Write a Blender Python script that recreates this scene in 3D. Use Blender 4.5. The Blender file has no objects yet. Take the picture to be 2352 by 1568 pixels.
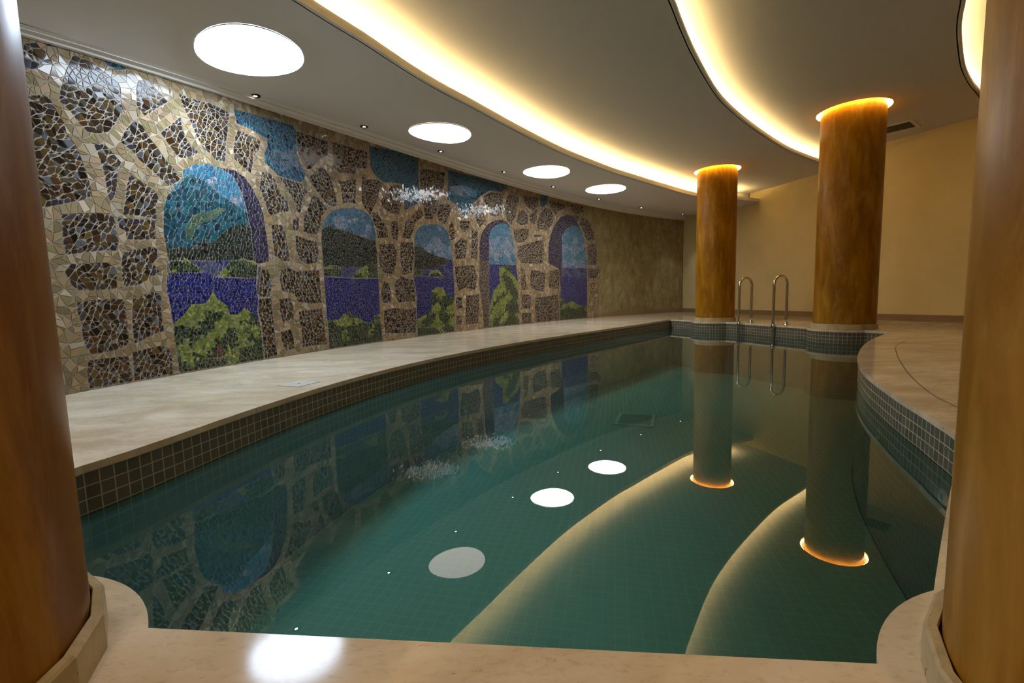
import bpy, math, random
import numpy as np
from mathutils import Vector, Matrix
from mathutils.geometry import delaunay_2d_cdt
random.seed(7); rng = np.random.default_rng(7)
PI = math.pi
scn = bpy.context.scene
col = scn.collection

# ------------------------------------------------------------------ measured plan data (metres)
WALL = [[-3.149,2.863,2.47,2.499],[-3.023,3.406,2.57,2.604],[-2.877,3.943,2.655,2.696],[-2.708,4.474,2.727,2.775],[-2.516,4.997,2.786,2.843],[-2.304,5.512,2.835,2.899],[-2.072,6.018,2.875,2.946],[-1.822,6.516,2.905,2.983],[-1.556,7.005,2.928,3.011],[-1.274,7.485,2.945,3.032],[-0.976,7.956,2.956,3.046],[-0.665,8.418,2.961,3.054],[-0.34,8.871,2.963,3.056],[-0.002,9.313,2.961,3.054],[0.349,9.746,2.956,3.049],[0.712,10.168,2.949,3.04],[1.088,10.579,2.94,3.029],[1.477,10.978,2.93,3.017],[1.878,11.364,2.918,3.004],[2.292,11.737,2.907,2.991],[2.719,12.095,2.895,2.98],[3.159,12.436,2.883,2.97],[3.613,12.759,2.871,2.963],[4.082,13.06,2.86,2.959],[4.565,13.336,2.849,2.96],[5.064,13.583,2.838,2.965]]
REG = [['stone',[[0.237,2.151],[0.338,2.192],[0.378,2.184],[0.409,2.124],[0.452,2.042],[0.455,1.984],[0.502,1.925],[0.522,1.865],[0.534,1.818],[0.552,1.751],[0.566,1.661],[0.573,1.584],[0.517,1.55],[0.32,1.469],[0.159,1.405]]],['stone',[[0.271,2.482],[0.34,2.517],[0.365,2.492],[0.396,2.479],[0.423,2.421],[0.371,2.393],[0.327,2.349],[0.252,2.302]]],['stone',[[0.557,2.546],[0.658,2.553],[0.751,2.513],[0.838,2.476],[0.851,2.449],[0.849,2.33],[0.855,2.283],[0.797,2.17],[0.737,2.086],[0.664,2.047],[0.596,2.04],[0.537,2.091],[0.498,2.147],[0.438,2.193],[0.455,2.277],[0.499,2.412]]],['stone',[[0.997,2.559],[1.08,2.594],[1.145,2.534],[1.225,2.483],[1.158,2.422],[1.022,2.298],[0.965,2.351],[0.972,2.476]]],['stone',[[0.92,2.229],[0.996,2.215],[1.034,2.136],[1.099,2.074],[1.151,1.993],[1.209,1.948],[1.271,1.858],[1.168,1.786],[1.122,1.818],[1.032,1.88],[0.946,1.939],[0.885,2.001],[0.809,2.039],[0.856,2.136]]],['stone',[[1.325,2.404],[1.333,2.29],[1.371,2.202],[1.461,2.139],[1.394,2.089],[1.309,2.048],[1.259,2.059],[1.202,2.128],[1.136,2.209],[1.232,2.306]]],['stone',[[1.324,2.593],[1.443,2.596],[1.577,2.608],[1.592,2.62],[1.816,2.608],[1.795,2.478],[1.757,2.317],[1.731,2.132],[1.624,2.118],[1.585,2.167],[1.514,2.18],[1.466,2.269],[1.421,2.369],[1.366,2.486]]],['stone',[[0.626,1.967],[0.696,1.983],[0.751,1.93],[0.803,1.878],[0.77,1.804],[0.76,1.715],[0.729,1.61],[0.699,1.571],[0.684,1.622],[0.678,1.707],[0.672,1.791],[0.655,1.871]]],['stone',[[0.854,1.803],[0.951,1.768],[1.05,1.708],[1.062,1.651],[1.032,1.586],[1.034,1.491],[0.901,1.5],[0.774,1.485],[0.802,1.602],[0.823,1.706]]],['stone',[[1.89,2.467],[2.021,2.466],[2.149,2.446],[2.133,2.368],[2.062,2.261],[2.003,2.086],[1.907,2.135],[1.823,2.184],[1.824,2.281],[1.85,2.385]]],['stone',[[0.37,1.423],[0.47,1.444],[0.585,1.468],[0.644,1.472],[0.708,1.455],[0.709,1.362],[0.721,1.275],[0.708,1.207],[0.616,1.205],[0.517,1.185],[0.441,1.168],[0.368,1.152],[0.362,1.217],[0.364,1.317]]],['stone',[[0.728,1.453],[0.853,1.466],[1.027,1.48],[1.013,1.401],[1.012,1.329],[0.882,1.309],[0.782,1.304],[0.782,1.36],[0.737,1.388]]],['stone',[[0.388,1.088],[0.508,1.1],[0.627,1.113],[0.684,1.072],[0.68,0.983],[0.674,0.921],[0.527,0.909],[0.414,0.909],[0.382,0.944],[0.347,1.035]]],['stone',[[0.784,1.214],[0.886,1.24],[0.97,1.265],[1.015,1.246],[1.008,1.173],[0.967,1.122],[1.015,1.064],[0.919,1.001],[0.834,0.952],[0.729,0.939],[0.719,1.006],[0.727,1.13],[0.743,1.188]]],['stone',[[0.396,0.821],[0.481,0.835],[0.62,0.844],[0.718,0.837],[0.717,0.723],[0.722,0.608],[0.715,0.493],[0.643,0.466],[0.538,0.446],[0.451,0.451],[0.419,0.514],[0.408,0.579],[0.409,0.684],[0.394,0.758]]],['stone',[[0.778,0.836],[0.86,0.87],[0.957,0.9],[1.007,0.857],[0.994,0.735],[0.997,0.636],[1.003,0.574],[0.922,0.556],[0.824,0.517],[0.759,0.494],[0.754,0.605],[0.761,0.721]]],['stone',[[0.427,0.406],[0.534,0.407],[0.701,0.402],[0.708,0.319],[0.713,0.201],[0.615,0.191],[0.415,0.198],[0.408,0.313]]],['stone',[[0.736,0.426],[0.851,0.442],[0.96,0.454],[1.031,0.421],[1.045,0.305],[1.041,0.197],[0.897,0.192],[0.729,0.192],[0.73,0.316]]],['stone',[[2.037,1.137],[2.127,1.126],[2.155,1.034],[2.147,0.94],[2.11,0.846],[1.974,0.847],[1.958,0.953],[1.994,1.06]]],['stone',[[1.973,0.832],[2.137,0.83],[2.139,0.657],[2.144,0.498],[2.148,0.338],[2.157,0.224],[1.986,0.2],[1.989,0.433],[1.986,0.587],[1.953,0.711]]],['stone',[[2.207,1.603],[2.342,1.621],[2.383,1.539],[2.401,1.412],[2.415,1.236],[2.326,1.23],[2.216,1.286],[2.202,1.441]]],['stone',[[2.513,1.529],[2.656,1.503],[2.829,1.477],[2.842,1.365],[2.797,1.241],[2.653,1.216],[2.551,1.26],[2.509,1.373]]],['stone',[[2.278,1.132],[2.399,1.162],[2.487,1.124],[2.824,1.155],[2.831,0.979],[2.836,0.767],[2.656,0.762],[2.488,0.783],[2.444,0.875],[2.277,0.908],[2.258,1.02]]],['stone',[[2.231,0.821],[2.389,0.827],[2.419,0.71],[2.409,0.594],[2.256,0.571],[2.229,0.701]]],['stone',[[2.488,0.674],[2.65,0.685],[2.83,0.696],[2.85,0.534],[2.858,0.353],[2.874,0.26],[2.635,0.268],[2.505,0.265],[2.509,0.436],[2.479,0.574]]],['stone',[[2.217,0.46],[2.358,0.482],[2.391,0.396],[2.389,0.262],[2.277,0.25],[2.226,0.346]]],['stone',[[2.587,2.681],[2.774,2.703],[2.945,2.707],[3.092,2.71],[3.077,2.541],[2.976,2.486],[2.895,2.408],[2.794,2.313],[2.739,2.305],[2.685,2.357],[2.634,2.444],[2.626,2.551]]],['stone',[[3.165,2.726],[3.342,2.74],[3.629,2.766],[3.764,2.758],[3.731,2.534],[3.55,2.503],[3.513,2.411],[3.37,2.4],[3.229,2.369],[3.166,2.424],[3.165,2.573]]],['stone',[[2.133,2.128],[2.246,2.141],[2.294,2.087],[2.33,2.026],[2.377,1.947],[2.447,1.871],[2.451,1.782],[2.327,1.754],[2.216,1.697],[2.168,1.737],[2.146,1.827],[2.088,1.959]]],['stone',[[2.356,2.132],[2.482,2.128],[2.629,2.124],[2.72,2.077],[2.729,2.041],[2.649,1.952],[2.627,1.837],[2.599,1.782],[2.555,1.807],[2.539,1.887],[2.489,1.959],[2.439,2.03],[2.389,2.082]]],['stone',[[2.954,2.375],[3.03,2.363],[3.09,2.308],[3.122,2.216],[3.155,2.122],[3.179,2.005],[3.154,1.951],[3.073,1.937],[2.997,1.974],[2.89,2.062],[2.821,2.125],[2.772,2.191],[2.781,2.23],[2.873,2.298]]],['stone',[[3.208,2.278],[3.347,2.292],[3.45,2.345],[3.53,2.351],[3.518,2.19],[3.498,2.037],[3.369,2.037],[3.281,2.002],[3.265,2.143],[3.246,2.241]]],['stone',[[3.647,2.418],[3.737,2.404],[3.91,2.429],[4.053,2.401],[3.964,2.294],[3.906,2.171],[3.833,2.047],[3.762,1.937],[3.674,1.99],[3.606,2.087],[3.62,2.262]]],['stone',[[2.799,2.017],[2.886,2.013],[3.017,1.899],[2.918,1.795],[2.896,1.685],[2.835,1.571],[2.724,1.568],[2.629,1.585],[2.655,1.748],[2.726,1.872]]],['stone',[[2.5,1.698],[2.583,1.728],[2.575,1.644],[2.559,1.587],[2.489,1.578],[2.482,1.632]]],['stone',[[3.801,1.983],[3.929,1.939],[4.013,1.866],[4.068,1.788],[4.089,1.662],[3.876,1.631],[3.856,1.764],[3.806,1.861]]],['stone',[[4.169,1.908],[4.297,1.924],[4.303,1.793],[4.276,1.636],[4.182,1.649],[4.144,1.775]]],['stone',[[3.9,1.56],[4.177,1.584],[4.249,1.48],[4.218,1.279],[4.145,1.144],[3.96,1.161],[3.879,1.285]]],['stone',[[4.339,1.62],[4.607,1.643],[4.63,1.483],[4.583,1.296],[4.558,1.179],[4.371,1.139],[4.317,1.306],[4.312,1.462]]],['stone',[[3.951,1.042],[4.041,1.011],[4.094,0.88],[4.069,0.749],[3.928,0.73],[3.879,0.881]]],['stone',[[4.304,1.126],[4.433,1.084],[4.568,1.075],[4.625,0.9],[4.597,0.748],[4.243,0.733],[4.17,0.835],[4.167,1.013]]],['stone',[[3.921,0.633],[4.141,0.658],[4.401,0.626],[4.608,0.653],[4.61,0.428],[4.581,0.264],[4.211,0.283],[3.927,0.306],[3.909,0.471]]],['stone',[[4.206,2.406],[4.432,2.471],[4.433,2.251],[4.335,2.017],[4.146,2.012],[3.998,2.075],[3.975,2.154],[4.074,2.276]]],['stone',[[4.838,2.778],[5.07,2.817],[5.444,2.846],[5.415,2.681],[5.389,2.578],[5.086,2.501],[4.835,2.468]]],['stone',[[4.828,2.362],[5.045,2.422],[5.264,2.386],[5.215,2.209],[5.094,2.047],[4.911,2.024],[4.888,2.209]]],['stone',[[4.459,1.922],[4.6,2.03],[4.817,2.198],[4.879,2.067],[4.696,1.951],[4.618,1.804],[4.542,1.683],[4.377,1.69],[4.436,1.83]]],['stone',[[5.259,2.312],[5.53,2.353],[5.564,2.257],[5.477,2.12],[5.392,1.997],[5.242,2.041],[5.211,2.135]]],['stone',[[5.509,1.998],[5.573,2.081],[5.644,1.936],[5.635,1.781],[5.534,1.746],[5.483,1.894]]],['stone',[[5.796,2.108],[6.09,2.142],[6.04,2.003],[5.91,1.923],[5.789,1.977]]],['stone',[[5.631,1.703],[5.821,1.823],[5.965,1.782],[5.932,1.567],[5.884,1.457],[5.636,1.445]]],['stone',[[6.103,1.983],[6.276,1.972],[6.263,1.725],[6.227,1.461],[6.055,1.493],[6.09,1.739]]],['stone',[[5.608,1.313],[5.794,1.347],[6.135,1.361],[6.212,1.17],[6.155,0.92],[5.856,0.948],[5.686,0.895],[5.616,1.105]]],['stone',[[5.598,0.791],[5.763,0.788],[5.773,0.6],[5.627,0.579],[5.592,0.685]]],['stone',[[5.89,0.813],[6.239,0.836],[6.245,0.526],[6.189,0.303],[5.862,0.297],[5.851,0.488]]],['stone',[[5.6,0.474],[5.745,0.466],[5.735,0.305],[5.591,0.315]]],['stone',[[6.492,2.65],[6.71,2.745],[6.981,2.768],[7.082,2.72],[7.039,2.524],[6.996,2.35],[6.823,2.298],[6.656,2.309],[6.63,2.448],[6.469,2.506]]],['stone',[[6.146,2.382],[6.31,2.523],[6.436,2.482],[6.462,2.365],[6.518,2.19],[6.349,2.051],[6.258,2.141],[6.201,2.252],[6.078,2.276]]],['stone',[[7.188,2.757],[7.402,2.8],[7.583,2.795],[7.577,2.662],[7.464,2.559],[7.457,2.383],[7.306,2.191],[7.168,2.285],[7.105,2.448]]],['stone',[[7.571,2.484],[7.72,2.547],[7.865,2.429],[7.859,2.269],[7.634,2.224],[7.471,2.274]]],['stone',[[7.731,2.827],[8.262,2.869],[8.217,2.678],[8.06,2.566],[7.872,2.611],[7.726,2.704]]],['stone',[[7.942,2.46],[8.098,2.57],[8.197,2.652],[8.17,2.416],[8.089,2.292],[7.936,2.3]]],['stone',[[8.33,2.575],[8.491,2.688],[8.69,2.664],[8.766,2.528],[8.721,2.353],[8.516,2.19],[8.202,2.21],[8.167,2.323]]],['stone',[[8.615,2.846],[8.937,2.852],[9.246,2.84],[9.181,2.745],[8.973,2.672],[8.848,2.561],[8.69,2.688]]],['stone',[[9.435,2.875],[9.903,2.878],[9.901,2.748],[9.728,2.678],[9.473,2.677],[9.411,2.772]]],['stone',[[9.472,2.652],[9.684,2.648],[9.769,2.578],[9.638,2.463],[9.47,2.55]]],['stone',[[9.812,2.609],[10.071,2.58],[10.157,2.455],[10.286,2.305],[10.328,2.118],[10.02,2.073],[9.935,2.226],[9.766,2.422]]],['stone',[[10.062,1.995],[10.415,2.029],[10.412,1.769],[10.409,1.508],[10.077,1.5],[10.059,1.754]]],['stone',[[10.076,1.405],[10.542,1.415],[10.519,1.331],[10.361,1.177],[10.094,1.176],[10.052,1.297]]],['stone',[[7.375,2.132],[7.894,2.181],[7.869,2.019],[7.733,1.895],[7.473,1.854],[7.387,1.98]]],['stone',[[7.507,1.789],[7.731,1.849],[8.115,1.945],[8.391,1.989],[8.403,1.727],[8.375,1.473],[7.945,1.458],[7.605,1.457],[7.481,1.609]]],['stone',[[8.043,2.068],[8.355,2.093],[8.274,2.04],[8.079,2.017]]],['stone',[[7.582,1.365],[7.712,1.323],[7.761,1.117],[7.772,0.909],[7.602,0.898],[7.573,1.115]]],['stone',[[7.94,1.33],[8.212,1.313],[8.428,1.269],[8.422,1.051],[8.356,0.856],[8.08,0.895],[7.908,0.955],[7.896,1.165]]],['stone',[[7.598,0.807],[7.884,0.814],[7.937,0.695],[7.873,0.508],[7.644,0.517],[7.574,0.658]]],['stone',[[7.584,0.427],[7.908,0.424],[7.92,0.197],[7.575,0.196]]],['stone',[[8.075,0.74],[8.473,0.757],[8.677,0.778],[8.884,0.8],[8.939,0.494],[8.932,0.213],[8.077,0.2],[8.029,0.526]]],['stone',[[8.571,1.321],[8.94,1.367],[8.977,1.179],[8.929,0.926],[8.722,0.914],[8.56,0.953]]],['sky',[[1.866,2.66],[2.226,2.704],[2.592,2.738],[2.621,2.684],[2.628,2.632],[2.612,2.457],[2.66,2.341],[2.723,2.255],[2.692,2.174],[2.642,2.135],[2.482,2.137],[2.341,2.141],[2.261,2.192],[2.178,2.239],[2.181,2.324],[2.231,2.421],[2.227,2.496],[2.128,2.508],[2.033,2.527],[1.886,2.535]]],['sky',[[3.81,2.851],[4.273,2.91],[4.814,2.933],[4.795,2.655],[4.805,2.543],[4.787,2.263],[4.54,2.135],[4.453,2.077],[4.465,2.478],[4.24,2.456],[4.054,2.419],[3.882,2.487],[3.805,2.59]]],['sky',[[5.524,2.91],[6.237,2.94],[7.232,2.956],[7.051,2.8],[6.644,2.755],[6.378,2.612],[6.149,2.44],[6.049,2.31],[6.014,2.229],[5.832,2.215],[5.75,2.345],[5.58,2.412],[5.466,2.413],[5.509,2.655]]],['sky',[[8.323,2.971],[8.578,2.96],[8.533,2.764],[8.373,2.673],[8.296,2.711]]],['sky',[[0.399,2.583],[0.467,2.599],[0.457,2.546],[0.401,2.528]]],['sky',[[0.75,2.606],[0.864,2.627],[0.914,2.606],[0.859,2.576],[0.777,2.577]]],['cloud',[[5.565,2.647],[5.92,2.729],[6.319,2.701],[6.251,2.612],[5.91,2.538],[5.559,2.537]]],['a1',[[1.102,0.167],[1.078,0.506],[1.076,0.67],[1.065,0.93],[1.098,1.081],[1.091,1.265],[1.078,1.385],[1.099,1.598],[1.147,1.714],[1.244,1.784],[1.302,1.833],[1.298,1.946],[1.416,2.024],[1.545,2.064],[1.661,2.054],[1.785,2.023],[1.856,1.923],[1.895,1.818],[1.922,1.695],[1.937,1.586],[1.95,1.51],[1.953,1.381],[1.957,1.207],[1.996,1.182],[1.96,0.969],[1.972,0.818],[1.951,0.698],[1.981,0.511],[1.98,0.164]]],['lsky',[[1.147,1.714],[1.244,1.784],[1.302,1.833],[1.298,1.946],[1.416,2.024],[1.545,2.064],[1.661,2.054],[1.785,2.023],[1.856,1.923],[1.895,1.818],[1.921,1.678],[1.801,1.742],[1.667,1.792],[1.503,1.892],[1.383,1.925],[1.292,1.882]]],['teal',[[1.147,1.714],[1.244,1.784],[1.292,1.882],[1.383,1.925],[1.503,1.892],[1.667,1.792],[1.801,1.742],[1.921,1.678],[1.937,1.586],[1.953,1.545],[1.871,1.565],[1.739,1.534],[1.634,1.452],[1.536,1.357],[1.39,1.342],[1.297,1.257],[1.233,1.285],[1.116,1.256],[1.091,1.265],[1.078,1.385],[1.099,1.598]]],['haze',[[1.278,1.464],[1.357,1.577],[1.503,1.627],[1.627,1.688],[1.688,1.684],[1.556,1.568],[1.436,1.524],[1.357,1.435],[1.323,1.367],[1.275,1.362]]],['hill',[[1.116,1.256],[1.233,1.285],[1.297,1.257],[1.39,1.342],[1.536,1.357],[1.634,1.452],[1.739,1.534],[1.871,1.565],[1.953,1.545],[1.953,1.381],[1.957,1.207],[1.846,1.204],[1.564,1.187],[1.309,1.178],[1.098,1.153]]],['far',[[1.099,1.161],[1.309,1.178],[1.564,1.187],[1.958,1.215],[1.996,1.182],[1.971,1.031],[1.079,1.036]]],['isle',[[1.084,1.135],[1.185,1.191],[1.238,1.195],[1.314,1.142],[1.406,1.078],[1.076,1.055]]],['green',[[1.172,1.184],[1.239,1.198],[1.315,1.149],[1.406,1.078],[1.364,1.086],[1.273,1.14]]],['isle',[[1.535,1.045],[1.704,1.193],[1.838,1.23],[1.996,1.18],[1.988,1.047],[1.754,1.035]]],['green',[[1.535,1.045],[1.704,1.193],[1.839,1.233],[1.997,1.188],[1.969,1.164],[1.835,1.193],[1.715,1.136],[1.627,1.048]]],['sea',[[1.076,1.055],[1.406,1.074],[1.535,1.038],[1.984,1.041],[1.977,0.969],[1.957,0.946],[1.98,0.817],[1.951,0.696],[1.965,0.558],[1.083,0.618],[1.078,0.756],[1.055,0.906]]],['green',[[1.083,0.624],[1.189,0.701],[1.266,0.789],[1.393,0.793],[1.441,0.839],[1.485,0.914],[1.515,0.838],[1.616,0.766],[1.639,0.68],[1.72,0.676],[1.809,0.739],[1.889,0.684],[1.968,0.588],[1.979,0.418],[1.858,0.354],[1.688,0.344],[1.6,0.268],[1.373,0.298],[1.238,0.37],[1.169,0.496],[1.098,0.579]]],['isle',[[1.082,0.605],[1.167,0.612],[1.271,0.565],[1.319,0.481],[1.244,0.435],[1.22,0.332],[1.372,0.285],[1.599,0.26],[1.686,0.329],[1.999,0.338],[1.991,0.152],[1.097,0.175],[1.092,0.388]]],['green',[[1.162,0.496],[1.222,0.49],[1.189,0.428],[1.223,0.359],[1.193,0.336],[1.153,0.406]]],['isle',[[1.371,0.72],[1.417,0.745],[1.457,0.702],[1.533,0.713],[1.481,0.646],[1.392,0.638]]],['isle',[[1.606,0.497],[1.687,0.504],[1.725,0.384],[1.619,0.308],[1.596,0.397]]],['isle',[[1.791,0.555],[1.856,0.52],[1.899,0.426],[1.826,0.388],[1.791,0.466]]],['red',[[1.481,0.41],[1.519,0.406],[1.496,0.253],[1.466,0.258]]],['reveal',[[1.661,2.054],[1.785,2.023],[1.856,1.923],[1.895,1.818],[1.922,1.695],[1.937,1.586],[1.95,1.51],[1.953,1.381],[1.957,1.207],[1.996,1.182],[2.071,1.2],[2.137,1.217],[2.145,1.309],[2.138,1.466],[2.122,1.576],[2.117,1.695],[2.067,1.836],[2.005,1.941],[1.929,2.027],[1.818,2.072]]],['fold',[[2.003,1.151],[2.038,1.152],[1.973,0.832],[1.958,0.953]]],['lsky2',[[2.909,0.165],[2.903,0.533],[2.894,0.997],[2.898,1.18],[2.891,1.506],[2.915,1.653],[2.985,1.788],[3.09,1.886],[3.243,1.938],[3.454,1.98],[3.617,1.976],[3.725,1.931],[3.804,1.84],[3.835,1.679],[3.846,1.43],[3.85,1.094],[3.842,0.796],[3.848,0.475],[3.87,0.159]]],['cloud',[[2.927,1.654],[2.981,1.733],[3.134,1.828],[3.336,1.818],[3.553,1.867],[3.772,1.795],[3.829,1.595],[3.7,1.603],[3.324,1.663],[3.001,1.691]]],['hill',[[2.901,1.633],[3.002,1.7],[3.172,1.684],[3.324,1.673],[3.481,1.641],[3.645,1.618],[3.829,1.595],[3.846,1.43],[3.836,1.22],[2.886,1.179],[2.891,1.506]]],['far',[[2.893,1.198],[3.837,1.241],[3.843,1.083],[2.89,1.079]]],['isle',[[2.886,1.179],[3.01,1.222],[3.134,1.219],[3.19,1.135],[3.174,1.096],[2.883,1.088]]],['isle',[[3.355,1.072],[3.443,1.164],[3.674,1.264],[3.834,1.272],[3.846,1.083]]],['green',[[2.898,1.18],[3.01,1.226],[3.134,1.222],[3.169,1.182],[3.006,1.175]]],['green',[[3.383,1.092],[3.444,1.174],[3.643,1.242],[3.67,1.213],[3.524,1.146]]],['sea',[[2.89,1.079],[3.354,1.066],[3.846,1.077],[3.842,0.796],[3.842,0.475],[2.902,0.524],[2.896,0.96]]],['isle',[[2.903,0.533],[3.077,0.542],[3.186,0.613],[3.267,0.639],[3.369,0.585],[3.502,0.517],[3.608,0.427],[3.736,0.567],[3.841,0.583],[3.87,0.159],[2.909,0.165]]],['green',[[2.905,0.552],[3.078,0.551],[3.085,0.483],[2.993,0.433],[2.909,0.458]]],['green',[[3.112,0.501],[3.173,0.614],[3.267,0.639],[3.342,0.576],[3.306,0.468],[3.184,0.437]]],['green',[[3.342,0.576],[3.488,0.518],[3.511,0.455],[3.384,0.423]]],['green',[[3.72,0.557],[3.841,0.583],[3.846,0.453],[3.741,0.439]]],['green',[[3.583,0.47],[3.698,0.463],[3.746,0.311],[3.597,0.282]]],['green',[[2.95,0.36],[3.039,0.391],[3.055,0.274],[2.965,0.245]]],['green',[[3.117,0.404],[3.222,0.415],[3.237,0.275],[3.131,0.266]]],['green',[[3.33,0.427],[3.437,0.399],[3.439,0.255],[3.318,0.287]]],['green',[[3.762,0.331],[3.853,0.345],[3.859,0.214],[3.769,0.223]]],['lsky2',[[4.618,0.177],[4.626,0.664],[4.633,1.018],[4.572,1.133],[4.614,1.251],[4.646,1.715],[4.687,1.812],[4.797,1.905],[4.979,1.957],[5.201,1.983],[5.351,1.955],[5.462,1.867],[5.531,1.695],[5.554,1.414],[5.571,1.026],[5.568,0.633],[5.529,0.173]]],['cloud',[[4.857,1.735],[5.227,1.794],[5.531,1.695],[5.554,1.414],[5.358,1.443],[5.095,1.477],[4.915,1.526],[4.673,1.602]]],['hill',[[4.637,1.576],[4.777,1.599],[4.915,1.526],[5.095,1.477],[5.358,1.443],[5.554,1.414],[5.556,1.311],[5.271,1.275],[4.606,1.134]]],['far',[[4.612,1.216],[5.156,1.271],[5.562,1.415],[5.577,1.117],[4.605,1.111]]],['isle',[[4.588,1.261],[4.719,1.255],[4.817,1.139],[4.606,1.134]]],['isle',[[4.926,1.142],[5.004,1.217],[5.192,1.235],[5.32,1.138]]],['green',[[4.946,1.166],[5.005,1.229],[5.192,1.242],[5.229,1.211]]],['sea',[[4.579,1.133],[5.577,1.117],[5.568,0.633],[5.557,0.502],[4.624,0.475],[4.632,0.9]]],['green',[[4.625,0.332],[4.648,0.462],[4.776,0.515],[4.963,0.579],[5.002,0.726],[4.991,0.899],[5.138,0.973],[5.289,0.948],[5.36,0.82],[5.578,0.791],[5.539,0.265]]],['isle',[[4.625,0.332],[5.54,0.292],[5.529,0.173],[4.618,0.177]]],['isle',[[5.125,0.773],[5.277,0.745],[5.302,0.514],[5.143,0.446]]],['isle',[[4.7,0.447],[4.845,0.463],[4.908,0.311],[4.727,0.324]]],['reveal',[[6.368,0.169],[6.351,0.483],[6.301,0.793],[6.263,0.998],[6.302,1.445],[6.321,1.808],[6.41,1.977],[6.581,2.136],[6.786,2.231],[7.027,2.269],[7.166,2.241],[7.269,2.166],[7.333,1.975],[7.394,1.715],[7.436,1.406],[7.48,1.114],[7.485,0.774],[7.499,0.166]]],['stone2',[[6.368,0.169],[6.351,0.483],[6.301,0.793],[6.263,0.998],[6.296,1.444],[6.588,1.458],[6.559,0.999],[6.536,0.178]]],['lsky',[[6.536,0.178],[6.559,0.999],[6.58,1.416],[6.604,1.913],[6.677,2.044],[6.816,2.141],[7.024,2.194],[7.164,2.198],[7.268,2.144],[7.333,1.975],[7.394,1.715],[7.436,1.406],[7.48,1.114],[7.485,0.774],[7.499,0.166]]],['cloud',[[6.6,1.831],[6.875,1.937],[7.225,1.966],[7.363,1.846],[7.394,1.715],[7.443,1.383],[6.576,1.354]]],['sea',[[6.579,1.395],[6.989,1.407],[7.436,1.406],[7.48,1.114],[7.485,0.774],[6.541,0.622]]],['green',[[6.546,0.389],[6.575,0.621],[6.689,0.893],[6.903,1.043],[6.881,1.322],[7.06,1.425],[7.27,1.333],[7.301,1.223],[7.479,1.092],[7.495,0.545],[7.085,0.361]]],['isle',[[6.536,0.178],[6.555,0.367],[6.803,0.375],[7.018,0.474],[7.099,0.692],[7.485,0.774],[7.499,0.166]]],['isle',[[7.086,1.219],[7.262,1.134],[7.291,0.979],[7.107,0.869],[7.043,1.044]]],['isle',[[6.615,0.767],[6.823,0.807],[6.886,0.676],[6.676,0.617]]],['reveal',[[8.952,0.186],[8.933,0.748],[8.992,0.951],[8.941,1.379],[8.556,1.492],[8.566,1.856],[8.654,2.105],[8.802,2.336],[9.011,2.529],[9.262,2.629],[9.471,2.613],[9.639,2.515],[9.807,2.295],[9.933,2.067],[10.014,1.672],[10.029,1.27],[10.021,0.728],[10.004,0.168]]],['lsky',[[8.952,0.186],[8.958,0.748],[9.015,1.001],[9.069,1.509],[9.063,2.111],[9.17,2.245],[9.382,2.364],[9.552,2.404],[9.68,2.402],[9.807,2.295],[9.933,2.067],[10.014,1.672],[10.029,1.27],[10.021,0.728],[10.004,0.168]]],['cloud',[[9.07,1.912],[9.502,2.04],[9.954,2.016],[10.014,1.672],[10.018,1.404],[9.066,1.395]]],['far',[[9.066,1.408],[10.019,1.418],[10.019,1.189],[9.04,1.205]]],['sea',[[9.04,1.205],[10.019,1.189],[10.018,0.482],[8.953,0.544],[9.015,1.001]]],['green',[[8.957,0.722],[9.09,0.668],[9.216,0.588],[9.43,0.634],[9.688,0.52],[10.018,0.482],[10.011,0.346],[8.954,0.416]]],['isle',[[8.955,0.442],[9.299,0.481],[10.011,0.373],[10.004,0.168],[8.952,0.186]]]]
MR = [[9.97,3.016],[9.965,2.754],[10.072,2.607],[10.245,2.489],[10.373,2.203],[10.46,2.045],[10.476,1.496],[10.587,1.416],[10.494,1.137],[10.461,0.172]]
C1 = [[-1.399,3.362],[-1.235,3.675],[-1.113,3.889],[-0.978,4.159],[-0.818,4.473],[-0.625,4.801],[-0.396,5.139],[-0.135,5.543],[0.2,6.053],[0.603,6.632],[0.908,7.035],[1.253,7.445],[1.838,8.109],[2.264,8.524],[3.0,9.241],[4.082,10.213]]
C2 = [[1.356,3.906],[1.593,4.306],[1.905,4.804],[2.446,5.592],[2.893,6.145],[3.54,6.832],[4.369,7.636],[4.912,8.109],[5.637,8.655]]
C3 = [[4.078,4.315],[4.282,4.552],[4.53,4.818],[4.948,5.231],[5.371,5.626],[5.844,6.017],[6.396,6.429]]
LEFT = [[-1.646,1.694],[-1.621,1.773],[-1.599,1.866],[-1.578,1.974],[-1.557,2.098],[-1.535,2.24],[-1.508,2.402],[-1.474,2.585],[-1.431,2.79],[-1.376,3.02],[-1.305,3.275],[-1.213,3.557],[-1.097,3.866],[-0.952,4.202],[-0.773,4.565],[-0.555,4.955],[-0.293,5.371],[0.016,5.814],[0.377,6.29],[0.798,6.808],[1.29,7.388],[1.87,8.065],[2.574,8.9],[3.467,10.006]]
SKY = [[-2.054,3.948],[-0.836,6.008],[0.65,7.948],[1.925,9.321]]
SPOT = [[-3.068,3.441],[-2.466,4.746],[-1.755,5.907],[-0.974,7.0],[-0.061,8.163],[0.889,9.265],[2.025,10.516],[3.276,11.602],[4.741,12.795]]
STOT = 13.926
MARK = [[10.247,0.978],[10.245,0.838]]
JETS = [[2.229,2.785],[1.771,1.953]]
DRAIN = [[1.408,5.967],[1.822,5.833],[1.61,5.282],[1.227,5.451]]
DPL = [[-1.682,3.253],[-1.696,3.423],[-1.464,3.427],[-1.402,3.154]]
VENT = [[5.787,7.287],[6.158,7.295],[6.548,7.538],[6.349,7.979]]
JOINT = [[5.226,5.872],[4.01,4.725],[3.469,4.106],[2.943,3.418],[2.59,2.921],[2.288,2.44]]
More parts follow.
